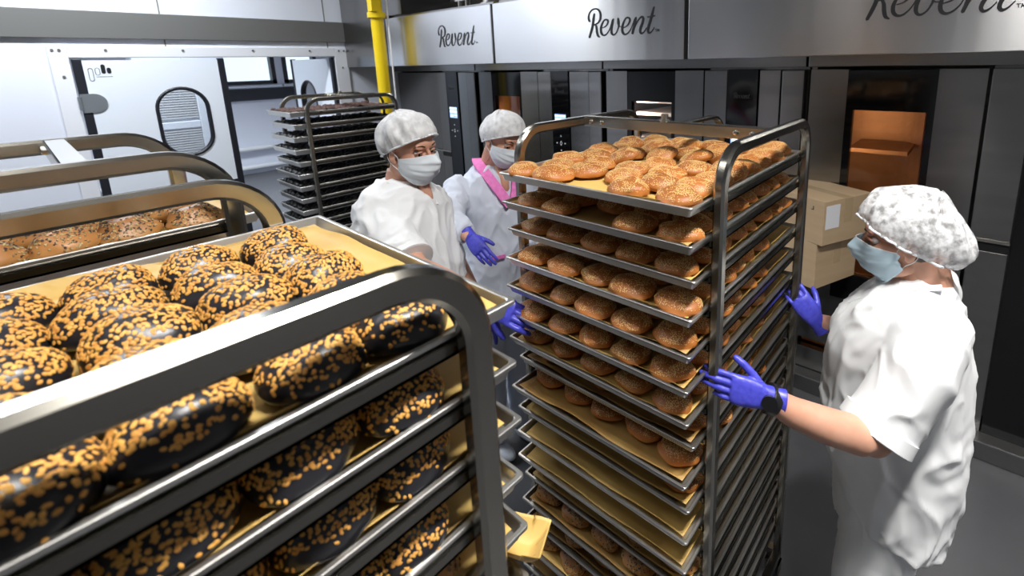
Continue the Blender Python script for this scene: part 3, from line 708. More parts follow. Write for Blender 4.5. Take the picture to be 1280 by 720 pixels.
# ---- near rack with the black loaves
BX0, BX1, BY0, BY1 = -1.058, -.424, -.345, .300
LB = [1.700 - .0885 * k for k in range(12)]
make_rack('bakery_rack', BX0, BX1, BY0, BY1, 1.790, LB, 'nearest steel bakery rack carrying black seeded loaves, its hoop crossing the picture', cross=.25, R=.10, strut=False, tube=(.028, .036))
loaf = Pool([make_bread('black_loaf', .043 + .002 * (i % 3), .049 + .003 * (i % 2), .056 + .003 * (i % 2), i + 31, M['black_bread'], M['flake'], 560, (.0027, .0019, .0007), 'x', 'bread loaf', 'g', amp=.05, thmax=1.62, thr=-.40 + .06 * (i % 3), clump=2.0, zmin=.028, toppingname='flake_topping', nu=40, nv=22) for i in range(6)])
loaf2 = [make_bread('black_loaf', .043, .053, .056, 77, M['black_bread'], M['flake'], 260, (.0027, .0018, .0007), 'x', 'bread loaf', 'g', amp=.05, thmax=1.45, thr=-.16, clump=2.6, zmin=.022, toppingname='flake_topping', nu=40, nv=22)]
XC = [-.494, -.592, -.690, -.788, -.884]; YR = [.248, .152, .052, -.048, -.148]
g = 'black loaves in the nearest rack'
for k, z in enumerate(LB):
    xc, yc, zb = -.741, .379 - tl / 2 - .003 * (k % 2), z - .023
    put_tray(0 if k in (0, 3) else 1, xc, yc, zb, 'baking tray in the nearest rack, ' + ordw(k), 'trays in the nearest rack')
    put_paper((1, 3, 1, 1)[k % 4], xc, yc, zb, 'baking paper in the nearest rack tray, ' + ordw(k), 'baking papers in the nearest rack', rz=pi if k % 2 else 0)
    zt = zb + .007
    if k == 0:
        for c in range(5):
            for w_i in range(5):
                x = XC[c] + rs.uniform(-.004, .004); y = YR[w_i] + (.0 if c != 4 else -.004) + rs.uniform(-.005, .005) - (.012 if c in (1, 3) else 0)
                lab = 'flaked black loaf on the nearest topmost tray, ' + ('among the rows beyond the hoop' if c else 'in the row this side of the hoop')
                if (c, w_i) == (0, 0): lab = 'black loaf with sparse golden flakes inside the bend of the near hoop'; loaf2[0].location = (x + .002, y + .004, zt); loaf2[0].rotation_euler = (0, 0, -.15); tag(loaf2[0], lab, 'bread loaf', g); continue
                if (c, w_i) == (0, 1): lab = 'thickly flaked black loaf touching the sparsely flaked one in the hoop bend'
                if (c, w_i) == (0, 2): lab = 'large black loaf below the middle of the near hoop bar'
                if (c, w_i) == (0, 3): lab = 'blurred black loaf in the lower left corner of the picture'
                if (c, w_i) == (4, 0): lab = 'black loaf farthest back at the bare paper corner of the nearest tray'
                loaf.put((x, y, zt), rs.uniform(-.22, .22), lab, g, sc=1.0)
    elif k < 4:
        for c in range(3 if k < 3 else 2):
            for w_i in range(4):
                loaf.put((XC[c] + rs.uniform(-.005, .005), YR[w_i] - .02 + rs.uniform(-.012, .012), zt), rs.uniform(-.3, .3), 'black loaf on the nearest rack tray, ' + ordw(k), g, idx=None)
    elif k < 8:
        for w_i in range(3):
            brown.put((XC[0] - .01, YR[w_i] - .02, zt), rs.uniform(-.3, .3), 'brown seeded roll on a lower tray of the nearest rack, ' + ordw(k), 'seeded rolls low in the nearest rack', sc=1.15)
# a loose folded scrap of paper low by the post
o = make_paper(.16, .11, .03, seed=9, mt=M['paper']); o.location = (-.50, .372, LB[5] + .004); o.rotation_euler = (-.35, .25, .5)
tag(o, 'crumpled corner of tan paper sticking out of a low tray beside the near post', 'baking paper')

# ---- rack of brown rolls
RX0, RX1, RY0, RY1 = -1.640, -1.165, -.375, .262
LR = [1.700 - .0885 * k for k in range(8)]
make_rack('bakery_rack', RX0, RX1, RY0, RY1, 1.838, LR, 'steel bakery rack of brown seeded rolls, left behind the nearest rack', cross=.66, R=.10, strut=False, tube=(.028, .034))
g = 'brown seeded rolls on the left rack'
tR = make_tray(.447, .775, M['alu'], label='x'); pR = make_paper(.447, .775, .012, seed=12, mt=M['paper'])
for k, z in enumerate(LR):
    xc, yc, zb = -1.4025, .318 - tl / 2 - .004 * (k % 2), z - .023
    o = tR if k == 0 else dup(tR); o.location = (xc, yc, zb); tag(o, 'baking tray in the rack of brown rolls, ' + ordw(k), 'baking tray', 'trays in the rack of brown rolls')
    if k < 4: o = pR if k == 0 else dup(pR); o.location = (xc, yc, zb); tag(o, 'baking paper in the rack of brown rolls, ' + ordw(k), 'baking paper', 'baking papers in the rack of brown rolls')
    if k == 0:
        for c in range(3):
            for w_i in range(6):
                x = -1.236 - c * .104 + rs.uniform(-.008, .008); y = .205 - w_i * .088 + rs.uniform(-.008, .008) - (.02 if c % 2 else 0)
                lab = 'brown seeded roll on the left rack, ' + ('in the row nearest the camera' if c == 0 else 'in its back rows')
                if (c, w_i) == (0, 0): lab = 'brown seeded roll at the right end of the left rack, under the hoop'
                brown.put((x, y, zb + .007), rs.uniform(-.3, .3) + .2, lab, g, sc=.92)

# ---- far rack of chocolate biscuits
DX0, DX1, DY0_, DY1_ = -4.115, -3.645, 1.335, 2.000
LD = [1.705 - .0885 * k for k in range(15)]
make_rack('bakery_rack', DX0, DX1, DY0_, DY1_, 1.785, LD, 'far bakery rack of chocolate biscuits in front of the white wall', cross=.5, R=.09, tube=(.026, .030), strut=True)
tD = make_tray(.447, .78, M['alu'], depth=.036, label='x')
for k, z in enumerate(LD):
    o = tD if k == 0 else dup(tD)
    o.location = (-3.880 + rs.uniform(-.002, .002), 1.225 + .39 + rs.uniform(-.006, .02) * (k > 0), z - .036); tag(o, 'baking tray in the far biscuit rack, ' + ordw(k), 'baking tray', 'trays in the far biscuit rack')
mb = MB(); bread_mesh(mb, .026, .02, .022, 5, nu=14, nv=8, amp=.2); bp_ = [mb.build('chocolate_biscuit', M['biscuit'], smooth=True)]
mb = MB(); bread_mesh(mb, .022, .025, .026, 8, nu=14, nv=8, amp=.25); bp_.append(mb.build('chocolate_biscuit', M['biscuit'], smooth=True))
bi = 0
for c in range(8):
    for q in range(14):
        p = bp_[bi % 2]; o = p if bi < 2 else dup(p); bi += 1
        o.location = (-3.69 - c * .054 + rs.uniform(-.008, .008), 1.27 + q * .052 + rs.uniform(-.008, .008), 1.705 - .022 + rs.uniform(0, .014)); o.rotation_euler = (rs.uniform(-.2, .2), rs.uniform(-.2, .2), rs.uniform(0, 3))
        tag(o, 'small dark chocolate biscuit heaped on the far rack\'s topmost tray', 'biscuit', 'chocolate biscuits on the far rack')
# dark batches in the trays below
# ---- cartons on a trolley
r = empty('steel_trolley', (-.92, 2.45, 0), 0, 'low steel trolley under the two stacked cartons', 'trolley')
mb = MB(); mb.box((-.26, -.2, .80), (.22, .25, .825)); mb.build('top_shelf', M['steel_oven'], r, bevel=.003)
MB().box((-.26, -.2, .25), (.22, .25, .27)).build('lower_shelf', M['steel_oven'], r, bevel=.003)
for x in (-.25, .21):
    for y in (-.19, .24):
        MB().cyl((x, y, .06), (x, y, .80), .012, 10).build('leg', M['steel_oven'], r, smooth=40)
        MB().cyl((x - .012, y, .032), (x + .012, y, .032), .031, 16).build('wheel', M['rubber'], r, smooth=40)
T = Matrix.Translation
for nm, z, lab, sz, rz in (('cardboard_box', .826, 'plain cardboard carton, the lower of the stacked pair behind the right-hand worker', (.46, .34, .245), -22), ('cardboard_box', 1.0725, 'cardboard carton with a white label, on top of the stacked pair', (.46, .36, .225), -25)):
    r = empty(nm, (0, 0, 0), 0, lab, 'cardboard box', 'two stacked cartons')
    # near vertical edge stands at e; the box extends to -u (left) and +v (back right)
    e = V((-.555, 2.47, 0)) if z < 1 else V((-.530, 2.455, 0))
    a = RAD(rz); u = V((-cos(a), -sin(a), 0)); v = V((-sin(a), cos(a), 0))
    TT = Matrix(((u.x, v.x, 0, e.x), (u.y, v.y, 0, e.y), (0, 0, 1, z), (0, 0, 0, 1)))
    r.matrix_world = TT
    L_, D_, H_ = sz
    mb = MB(); mb.box((0, 0, 0), (L_, D_, H_)); mb.build('carton', M['card'], r, bevel=.003)
    mb = MB(); mb.box((.0, 0, H_), (L_, D_ / 2 - .002, H_ + .003)); mb.box((.0, D_ / 2 + .002, H_), (L_, D_, H_ + .003)); mb.build('flap', M['card'], r)
    mb = MB(); mb.box((-.0008, D_ / 2 - .03, H_ * .45), (0, D_ / 2 + .03, H_ + .003)); mb.box((0, D_ / 2 - .03, H_ + .003), (L_, D_ / 2 + .03, H_ + .0036)); mb.build('tape', M['tape'], r)
    if z > 1:
        MB().box((-.001, .015, .085), (0, .115, .205)).build('label', M['label'], r)
        mb = MB()
        for x, w_, h_ in ((.155, .016, .018), (.18, .010, .018), (.197, .012, .018), (.218, .006, .018), (.06, .016, .020)): mb.box((x, -.001, H_ - .05), (x + w_ * .35, 0, H_ - .05 + h_)); mb.box((x, -.001, H_ - .05), (x + w_, 0, H_ - .046))
        mb.build('print_marks', M['ink'], r)

# ------------------------------------------------------------------ people
def remesh(mb, name, mt, parent, vox, smooth=6, fold=None, T_=None):
    o = mb.build('tmp', mt, None, smooth=True)
    a = o.modifiers.new('r', 'REMESH'); a.mode = 'VOXEL'; a.voxel_size = vox; a.use_smooth_shade = True
    s = o.modifiers.new('s', 'SMOOTH'); s.factor = .6; s.iterations = smooth
    bpy.context.view_layer.update()
    dg = bpy.context.evaluated_depsgraph_get(); me = bpy.data.meshes.new_from_object(o.evaluated_get(dg), depsgraph=dg)
    old = o.data; bpy.data.objects.remove(o); bpy.data.meshes.remove(old)
    me.name = name; me.materials.clear(); me.materials.append(mt)
    for p in me.polygons: p.use_smooth = True
    if fold:
        nrm = [v.normal.copy() for v in me.vertices]
        for v, n in zip(me.vertices, nrm): v.co = fold(v.co, n)
        me.update()
    n = bpy.data.objects.new(name, me); COL.objects.link(n); n.parent = parent
    if T_ is not None: n.matrix_local = T_
    return n
def ering(c, ax, ay, a, b, n=20, sq=2.0):
    e = 2 / sq; out = []
    for i in range(n):
        t = 2 * pi * i / n; x = math.copysign(abs(cos(t)) ** e, cos(t)) * a; y = math.copysign(abs(sin(t)) ** e, sin(t)) * b
        out.append(V(c) + V(ax) * x + V(ay) * y)
    return out

def head(parent, T_, kind):
    """local frame: x forward, y left, z up, origin mid skull"""
    mb = MB()
    mb.ell((-.012, 0, .040), (.094, .076, .080), nu=24, nv=16)
    mb.ell((.022, 0, -.035), (.066, .061, .080), nu=24, nv=16)
    mb.ell((.045, 0, -.085), (.038, .040, .030)); mb.ell((.068, 0, -.100), (.018, .020, .014))
    mb.ell((.074, 0, .030), (.016, .052, .020)); 
    for s in (-1, 1):
        mb.ell((.058, s * .040, -.030), (.028, .020, .024)); mb.ell((.077, s * .028, .024), (.012, .020, .007))
        mb.ell((.030, s * .052, -.070), (.040, .014, .022))
        # ear
        mb.ell((-.010, s * .079, -.012), (.016, .006, .028), T(V((0, 0, 0)))); mb.ell((-.004, s * .076, -.034), (.009, .006, .010))
        mb.ell((.106, s * .0095, -.030), (.008, .007, .006))
    mb.tube([(.086, 0, .014), (.093, 0, .0), (.103, 0, -.016), (.111, 0, -.028)], [(.007, .006), (.008, .008), (.010, .009), (.0125, .009)], 12)
    mb.ell((.110, 0, -.029), (.010, .011, .009)); mb.ell((.090, 0, -.057), (.012, .022, .006)); mb.ell((.088, 0, -.067), (.011, .019, .007))
    mb.tube([(-.022, 0, -.03), (-.030, 0, -.09), (-.034, 0, -.13), (-.036, 0, -.175)], [.058, .055, .053, .050], 20, up=V((1, 0, 0)))
    def f(co, n):
        p = co.copy()
        for s in (-1, 1):
            d = (p - V((.088, s * .031, .004))); g = math.exp(-(d.x ** 2 / .0010 + d.y ** 2 / .00026 + d.z ** 2 / .00012)); p.x -= .011 * g
            d = (p - V((-.006, s * .084, -.008))); g = math.exp(-(d.length_squared / .00010)); p.y -= s * .006 * g
        return p
    h = remesh(mb, 'head', M['skin'], parent, .0036, 5, f, T_)
    for s in (-1, 1):
        MB().ell((.0665, s * .031, .003), (.0125, .0135, .0100), nu=20, nv=14).build('eyeball', M['eye'], h, smooth=True)
        MB().ell((.0762, s * .032 - .002, .0015), (.0036, .0055, .0055), nu=14, nv=8).build('iris', M['iris'], h, smooth=True)
        mb = MB()
        mb.tube([(.072, s * .047, .0035), (.0805, s * .038, .0105), (.0835, s * .030, .0115), (.081, s * .020, .0075)], [(.002, .0035), (.0035, .004), (.0035, .004), (.002, .003)], 8); mb.build('upper_eyelid', M['skin'], h, smooth=True)
        mb = MB(); mb.tube([(.070, s * .054, .028), (.0815, s * .043, .034), (.0875, s * .030, .034), (.0885, s * .017, .029)], [(.0008, .001), (.0012, .002), (.0014, .0028), (.0012, .0022)], 8); mb.build('eyebrow', M['hair'], h, smooth=True)
    return h

def face_mask(parent, T_, mt, strap_ear=True):
    r = MB(); nu, nv = 40, 26; vs = []; fs = []
    def pt(u, v, off=0):
        ang = u * RAD(86)
        # horizontal section radius about (.015, 0): narrower at top over the nose bridge
        cx = .006; rx = .098 + .016 * math.sin(pi * min(1, v * 1.15)) ** 1.0; ry = .071
        nose = .024 * math.exp(-(u / .20) ** 2) * math.exp(-((v - .22) / .26) ** 2)
        chin = -.030 * max(0, v - .62) / .38 
        x = cx + (rx + nose + chin) * max(0, cos(ang)) ** .9; y = (ry + .004 - .012 * max(0, v - .6)) * math.sin(ang)
        zt = .004 - .022 * abs(u) ** 1.6; zb = -.122 + .058 * abs(u) ** 2.2
        z = zt + (zb - zt) * v
        pl = .0045 * (1 - abs(u) ** 3) * (((v * 4.0) % 1.0) - .5) if .16 < v < .9 else 0
        wr = .0045 * noise.noise(V((u * 3.5, v * 7, 2.2)))
        return V((x + pl + wr + off, y * (1 + off * 3), z))
    for j in range(nv + 1):
        for i in range(nu + 1): vs.append(pt(i / nu * 2 - 1, j / nv))
    for j in range(nv):
        for i in range(nu): a = j * (nu + 1) + i; fs.append((a, a + 1, a + nu + 2, a + nu + 1))
    r.add(vs, fs); o = r.build('face_mask', mt, parent, smooth=True, T=T_); s_ = o.modifiers.new('t', 'SOLIDIFY'); s_.thickness = .0018; s_.offset = 1
    e = MB(); e.tube([pt(-1 + 2 * i / 24, .0, .0015) for i in range(25)], .0016, 6); e.tube([pt(-1 + 2 * i / 24, 1, .001) for i in range(25)], .0014, 6)
    e.build('edge_binding', M['label'], o, smooth=True)
    st = MB()
    for s in (-1, 1):
        a, b = pt(s, .04, .001), pt(s, .95, .001)
        st.tube(crom([a, V((.012, s * .0795, -.006)), V((-.020, s * .083, .012)), V((-.032, s * .080, -.012)), V((-.018, s * .079, -.038)), V((.005, s * .076, -.052)), b], 5), .0013, 6)
    st.build('ear_loop', M['label'], o, smooth=True)
    return o

def hairnet(parent, T_, mt, back=.03, top=.012, tilt=22, low=-.045, droop=0, seed=0, hair=True, wr=.006, frontz=.062):
    """bouffant cap: elastic edge ring in a tilted plane, bulging crown"""
    nu, nv = 96, 40; vs = []; fs = []
    F = V((.088, 0, frontz)); B = V((-.078 - back * .25, 0, low)); C = (F + B) / 2; ax = (F - B).normalized(); ln = (F - B).length / 2; up = V((0, 1, 0)).cross(ax) * -1
    if up.z < 0: up = -up
    def pt(t, ph, off=0):
        # t 0 edge .. 1 apex
        a = t * pi / 2
        bul = 1 + (.16 + back) * sin(pi * min(1, t * 1.25)) ** .8 * (1 - .35 * t)
        rim = .0050 * sin(ph * 46 + 2 * sin(ph * 5 + seed)) * math.exp(-t * 7)
        x = cos(ph) * (ln + .004) * cos(a) * bul; y = sin(ph) * .083 * cos(a) * (1 + .16 * sin(pi * min(1, t * 1.3))) 
        h = (.128 + top) * sin(a)
        if cos(ph) < 0: x *= 1 + back * 2.2 * sin(pi * min(1, t * 1.1)) * (-cos(ph)); h += -droop * sin(pi * t) * (-cos(ph))
        p = C + ax * x + V((0, 1, 0)) * y + up * (h - .004)
        d = (p - C).normalized()
        w1 = noise.noise(V((cos(ph) * 3 + seed, sin(ph) * 3, t * 3))) * wr + (1 - abs(noise.noise(V((cos(ph) * 9 + seed, sin(ph) * 9, t * 2.2))) * 2)) * wr * .55 + rim
        return p + d * (w1 + off)
    for j in range(nv + 1):
        for i in range(nu): vs.append(pt(j / nv, 2 * pi * i / nu))
    for j in range(nv):
        for i in range(nu): k = (i + 1) % nu; fs.append((j * nu + i, j * nu + k, (j + 1) * nu + k, (j + 1) * nu + i))
    mb = MB(); mb.add(vs, fs); o = mb.build('hairnet', mt, parent, smooth=True, T=T_)
    e = MB(); e.tube([pt(.012, 2 * pi * i / 60, .0005) for i in range(61)], .0036, 8); e.build('elastic_band', M['label'], o, smooth=True)
    if hair:
        mb = MB(); mb.ell((-.016, 0, .042), (.097, .0785, .080), nu=28, nv=18); mb.ell((-.080 - back * .12, 0, -.005), (.036 + back * .12, .045, .040))
        for s in (-1, 1): mb.ell((-.03, s * .070, -.01), (.035, .010, .035))
        def f(co, n):
            p = co.copy()
            d = (p - F).dot(up)   # keep the forehead bare
            if p.x > -.01 and (p - C).dot(up) < .004: p.x -= .03; p.y *= .93
            return p
        remesh(mb, 'hair', M['hair'], parent, .005, 2, f, T_)
    return o

def hand(parent, T_, side=1, curl=(.5, .5, .5, .5), spread=0.0, thumb=(35, 25, .4), mt=None, name='gloved_hand', sc=1.0, cuff=True):
    """local: wrist at origin, fingers to +x, palm faces -z, thumb on the +y side (side=1). curl: bend per finger in radians per joint"""
    mb = MB(); s = side
    R = []
    for x, a, b, z in ((-.035, .028, .021, 0), (-.01, .030, .021, 0), (.01, .034, .020, 0), (.035, .040, .019, -.001), (.065, .042, .017, -.001), (.085, .040, .0135, 0), (.096, .034, .010, 0)):
        R.append(ering((x, -.002 * s, z), (0, 1, 0), (0, 0, 1), a, b, 20, 2.6))
    mb.rings(R)
    mb.ell((.032, .024 * s, -.008), (.030, .018, .016)); mb.ell((.035, -.022 * s, -.008), (.034, .014, .013))
    segs = ((.042, .026, .021), (.046, .029, .022), (.043, .027, .022), (.033, .021, .019)); ys = (.030, .0095, -.0115, -.031); rr = (.0092, .0094, .0089, .0080); x0 = (.088, .092, .088, .080)
    for k in range(4):
        p = V((x0[k] - .014, ys[k] * s, -.001)); yaw = (1.5 - k) * spread * s; c = curl[k]
        pts = [p]; d = V((cos(yaw), sin(yaw), 0)); ang = 0; ln = (.014,) + segs[k]; bend = (.0, c, c * 1.15, c * .8)
        for q in range(4):
            ang += bend[q]; dd = V((d.x * cos(ang), d.y * cos(ang), -sin(ang))); pts.append(pts[-1] + dd * ln[q] * .5); pts.append(pts[-1] + dd * ln[q] * .5)
        r0 = rr[k]; rad = [r0 * 1.05, r0 * 1.05, r0 * 1.06, r0, r0 * 1.04, r0 * .95, r0 * .98, r0 * .9, r0 * .80]
        mb.tube(pts, rad, 12, up=V((0, 1, 0))); mb.ell(pts[-1], (r0 * .80,) * 3, nu=12, nv=8)
    a0, a1, cb = RAD(thumb[0]), RAD(thumb[1]), thumb[2]
    p = V((.016, .022 * s, -.008)); pts = [p]; 
    for q, l_ in enumerate((.036, .032, .026)):
        aa = a0 - (a0 - a1) * q / 2; zz = -sin(cb * (q + 1) / 2); dd = V((cos(aa), sin(aa) * s, 0)) * cos(cb * (q + 1) / 2) + V((0, 0, zz)); pts.append(pts[-1] + dd * l_ * .5); pts.append(pts[-1] + dd * l_ * .5)
    mb.tube(pts, [.0135, .0135, .0118, .0112, .0110, .0105, .0088], 12, up=V((0, 0, 1))); mb.ell(pts[-1], (.0088,) * 3, nu=12, nv=8)
    def f(co, n): 
        return co + n * (.0009 * noise.noise(co * 60) + .0006 * sin(co.x * 260 + 5 * noise.noise(co * 25)) * (1 if co.x < .02 else 0))
    h = remesh(mb, name, mt or M['glove'], parent, .0026, 3, f, T_ @ Matrix.Scale(sc, 4))
    if cuff:
        c = MB(); c.rings([ering((x, -.002 * s, 0), (0, 1, 0), (0, 0, 1), a, a * .76, 28) for x, a in ((-.052, .0315), (-.050, .0335), (-.047, .0315), (-.02, .0320), (.0, .0325))], False, False); c.build('glove_cuff', mt or M['glove'], h, smooth=True)
    return h

def frame_T(o, x, zn):
    """matrix with local x along x and local z close to zn"""
    x = V(x).normalized(); z = V(zn); z = (z - x * z.dot(x)).normalized(); y = z.cross(x)
    return Matrix(((x.x, y.x, z.x, o[0]), (x.y, y.y, z.y, o[1]), (x.z, y.z, z.z, o[2]), (0, 0, 0, 1)))
def folds(amp, seeds, sc=(9, 9, 3), fine=.0012):
    def f(co, n):
        q = V((co.x * sc[0] + seeds, co.y * sc[1], co.z * sc[2])); w_ = noise.noise_vector(co * 5 + V((seeds, 0, 0))) * .8
        a = (1 - min(1, abs(noise.noise(q + w_)) * 2.6)) ** 1.6 + .45 * (1 - min(1, abs(noise.noise(q * 2.1 + w_ * 1.5)) * 2.6)) ** 1.5 - .5; b = noise.noise(V((co.x * 22, co.y * 22, co.z * 9)) + w_ * 2)
        return co + n * (amp * a + fine * b)
    return f

# ---- worker at the middle rack (right of the picture), facing -X
r = empty('person', (-.09, 1.46, 0), 0, 'woman in white short-sleeved tunic, sheer hairnet and blue mask, gloved hands gripping the middle rack', 'person', None)
def L(p): return V(p) - V((-.09, 1.46, 0))
hT = T(L((-.112, 1.455, 1.527))) @ Euler((RAD(-3), RAD(13), RAD(183))).to_matrix().to_4x4()
head(r, hT, 0); hn = hairnet(r, hT, M['cap_thin'], back=.060, top=.016, low=-.070, droop=.02, seed=3, wr=.010, frontz=.066); face_mask(r, hT, M['mask_blue'])
# body: one continuous surface of arms, neck and trunk
b = MB()
b.tube([L(p) for p in ((-.092, 1.455, 1.47), (-.080, 1.455, 1.42), (-.075, 1.455, 1.37), (-.08, 1.455, 1.30))], [(.044, .042), (.048, .046), (.052, .050), (.07, .06)], 20, up=V((1, 0, 0)))
near = [(-.035, 1.32, 1.335), (-.060, 1.245, 1.25), (-.100, 1.165, 1.142), (-.130, 1.120, 1.140), (-.19, 1.072, 1.168), (-.255, 1.022, 1.205), tuple(P(960, 497, 1.090))]
b.tube([L(p) for p in near], [.034, .040, .041, .044, .0405, .034, .027], 18)
b.ell(L((-.106, 1.150, 1.128)), (.043, .043, .043))
far = [(-.04, 1.64, 1.37), (-.08, 1.70, 1.25), (-.14, 1.74, 1.13), (-.20, 1.70, 1.10), (-.27, 1.645, 1.105), (-.335, 1.602, 1.132)]
b.tube([L(p) for p in far], [.055, .050, .045, .042, .036, .026], 18)
b.rings([ering(L((cx, 1.455, z)), (1, 0, 0), (0, 1, 0), a, w_, 24, 2.3) for z, cx, a, w_ in ((1.33, -.06, .07, .11), (1.2, -.08, .10, .13), (1.0, -.09, .11, .14), (.84, -.08, .11, .15))])
for yy in (1.36, 1.55):
    b.tube([L((x, yy, z)) for x, z in ((-.07, .85), (-.085, .60), (-.075, .45), (-.065, .25), (-.06, .08))], [.07, .055, .045, .04, .035], 16, up=V((1, 0, 0)))
remesh(b, 'body', M['skin'], r, .006, 4)
# tunic
g_ = MB()
sec = [  # z, xfront, xback, halfwidth
 (1.428, -.100, .004, .066), (1.408, -.130, .014, .100), (1.375, -.168, .026, .155), (1.32, -.212, .048, .188), (1.26, -.250, .060, .194), (1.20, -.272, .067, .196), (1.14, -.280, .074, .196),
 (1.06, -.276, .080, .198), (.98, -.276, .084, .202), (.90, -.272, .088, .208), (.82, -.238, .084, .212), (.745, -.185, .074, .208), (.735, -.180, .072, .206)]
R = []
for z, xf, xb, hw in sec:
    cx, a = (xf + xb) / 2, (xb - xf) / 2; ring = ering((cx, 1.455, z), (1, 0, 0), (0, 1, 0), a, hw, 32, 2.35)
    R.append([L(p + V((0, 0, (-(p.x - cx) * .28 if z < 1.0 else -(p.x - cx) * .10) * (1 if z < 1.2 else .9)))) for p in ring])
g_.rings(R)
def slv(pts, rad): g_.tube([L(p) for p in pts], rad, 24)
slv([(-.03, 1.38, 1.335), (-.028, 1.305, 1.335), (-.045, 1.255, 1.275), (-.078, 1.212, 1.19), (-.100, 1.180, 1.140), (-.103, 1.176, 1.133)], [.075, .082, .080, .079, .080, .079])
slv([(-.04, 1.52, 1.34), (-.04, 1.61, 1.335), (-.07, 1.69, 1.25), (-.11, 1.725, 1.17)], [.06, .070, .072, .070])
base = folds(.0100, 4.0, (7, 8, 3), .0022)
def f1(co, n):
    w_ = co + V((-.09, 1.46, 0)); q = base(co, n)
    # diagonal drag folds from the armpit
    s = sin((w_.x * .8 + w_.z * 1.0 + .25 * noise.noise(w_ * 6)) * 62); k = math.exp(-((w_.z - .90) / .16) ** 2) * (.5 + .5 * noise.noise(w_ * 4))
    return q + n * (.0042 * s * k)
remesh(g_, 'tunic', M['cloth'], r, .0075, 3, f1)
cf = MB(); c0, c1 = L((-.0955, 1.187, 1.152)), L((-.1065, 1.170, 1.125))
cf.tube([c0, c1, c1 + (c1 - c0) * .08, c0 + (c1 - c0) * .1], [.0815, .0835, .0795, .0775], 36); cf.build('sleeve_cuff', M['cloth'], r, smooth=50)
# neckline facing and V
mb = MB()
for s in (-1, 1):
    pts = [(-.020, 1.455 + s * .060, 1.432), (-.075, 1.455 + s * .066, 1.415), (-.130, 1.455 + s * .052, 1.385), (-.185, 1.455 + s * .030, 1.345), (-.226, 1.455 + s * .008, 1.305)]
    mb.bar([L(p) for p in crom(pts, 5)], .030, .006, up=V((-.6, 0, 1)))
mb.build('collar', M['cloth'], r, smooth=50)
mb = MB()
mb.tube([L(p) for p in crom([(.045, 1.30, 1.38), (.030, 1.252, 1.33), (.022, 1.238, 1.26), (.010, 1.238, 1.19), (-.005, 1.25, 1.12)], 6)], [(.004, .002)] * 25, 6)
mb.build('sleeve_seam', M['cloth'], r, smooth=True)
# trousers
t_ = MB()
t_.rings([ering(L((-.085, 1.455, z)), (1, 0, 0), (0, 1, 0), a, w_, 28, 2.3) for z, a, w_ in ((.86, .135, .175), (.78, .145, .185), (.70, .135, .180))])
for yy, x_ in ((1.355, -.02), (1.55, -.045)):
    t_.tube([L(p) for p in ((-.080 , yy, .80), (-.085 + x_ * .3, yy, .62), (-.085 + x_, yy, .45), (-.07, yy, .25), (-.06, yy, .05))], [.105, .098, .084, .076, .074], 22, up=V((1, 0, 0)))
remesh(t_, 'trousers', M['cloth'], r, .008, 4, folds(.006, 9, (9, 9, 2.5)))
for yy in (1.355, 1.55):
    s_ = MB(); s_.ell(L((-.12, yy, .035)), (.12, .045, .035)); s_.ell(L((-.04, yy, .04)), (.06, .042, .04)); remesh(s_, 'shoe', M['white_plastic'], r, .006, 2)
w1 = P(957, 495, 1.085)
hand(r, frame_T(L(w1), (-.86, -.46, .16), (.42, -.75, .30)), side=-1, curl=(.26, .28, .30, .33), spread=.012, thumb=(46, 26, .15), sc=.82)
# watch
wt = MB(); c = L(P(964, 499, 1.092)); ax = V((-.75, -.52, .45)).normalized()
wt.tube([c - ax * .011, c - ax * .009, c + ax * .009, c + ax * .011], [.033, .035, .035, .033], 24); wb_ = wt.build('wrist_watch', M['watch'], r, smooth=40)
MB().cyl(c + V((.006, -.030, .012)), c + V((.009, -.040, .016)), .017, 20).build('watch_face', M['black_glass'], wb_, smooth=40)
hand(r, frame_T(L((-.345, 1.600, 1.137)), (-.62, -.08, .72), (.45, -.85, .25)), side=-1, curl=(.35, .45, .5, .5), spread=.05, thumb=(40, 25, .5), sc=.88)

# ---- man left of centre
O = V((-1.68, .93, 0))
r = empty('person', O, 0, 'man in white short-sleeved tunic, hairnet and mask, behind the rack of black loaves', 'person', None)
def L(p): return V(p) - O
yaw = RAD(14)
hc = P(513, 187, 1.78)
hT = T(L(hc)) @ Euler((RAD(2), RAD(7), yaw)).to_matrix().to_4x4() @ Matrix.Scale(1.0, 4)
head(r, hT, 1); hairnet(r, hT, M['cap'], back=.065, top=.004, low=-.034, seed=8, wr=.011, frontz=.068); face_mask(r, hT, M['mask'])
fx, fy = V((cos(RAD(28)), sin(RAD(28)), 0)), V((-sin(RAD(28)), cos(RAD(28)), 0))
C0 = V((hc.x - .055, hc.y - .02, 0))
def Q(a, b, z): return L(C0 + fx * a + fy * b + V((0, 0, z)))
b = MB()
b.tube([Q(.0, 0, 1.62), Q(-.005, 0, 1.57), Q(-.015, 0, 1.52), Q(-.02, 0, 1.44)], [.046, .054, .070, .09], 20, up=fx)
sh = L(P(468, 268, 1.76)); el = L(P(520, 338, 1.60)); wr_ = L(P(612, 378, 1.45))
b.tube([sh, sh.lerp(el, .5), el, el.lerp(wr_, .3), el.lerp(wr_, .65), wr_], [.060, .055, .049, .047, .038, .029], 18)
b.rings([ering(Q(-.02, 0, z), fx, fy, a, w_, 24, 2.3) for z, a, w_ in ((1.46, .09, .16), (1.3, .12, .17), (1.1, .13, .16), (.95, .13, .16))])
shf = Q(-.02, .20, 1.44); elf = Q(.08, .205, 1.17); wrf = Q(.24, .08, 1.04)
b.tube([shf, shf.lerp(elf, .5), elf, elf.lerp(wrf, .5), wrf], [.058, .052, .046, .040, .029], 18)
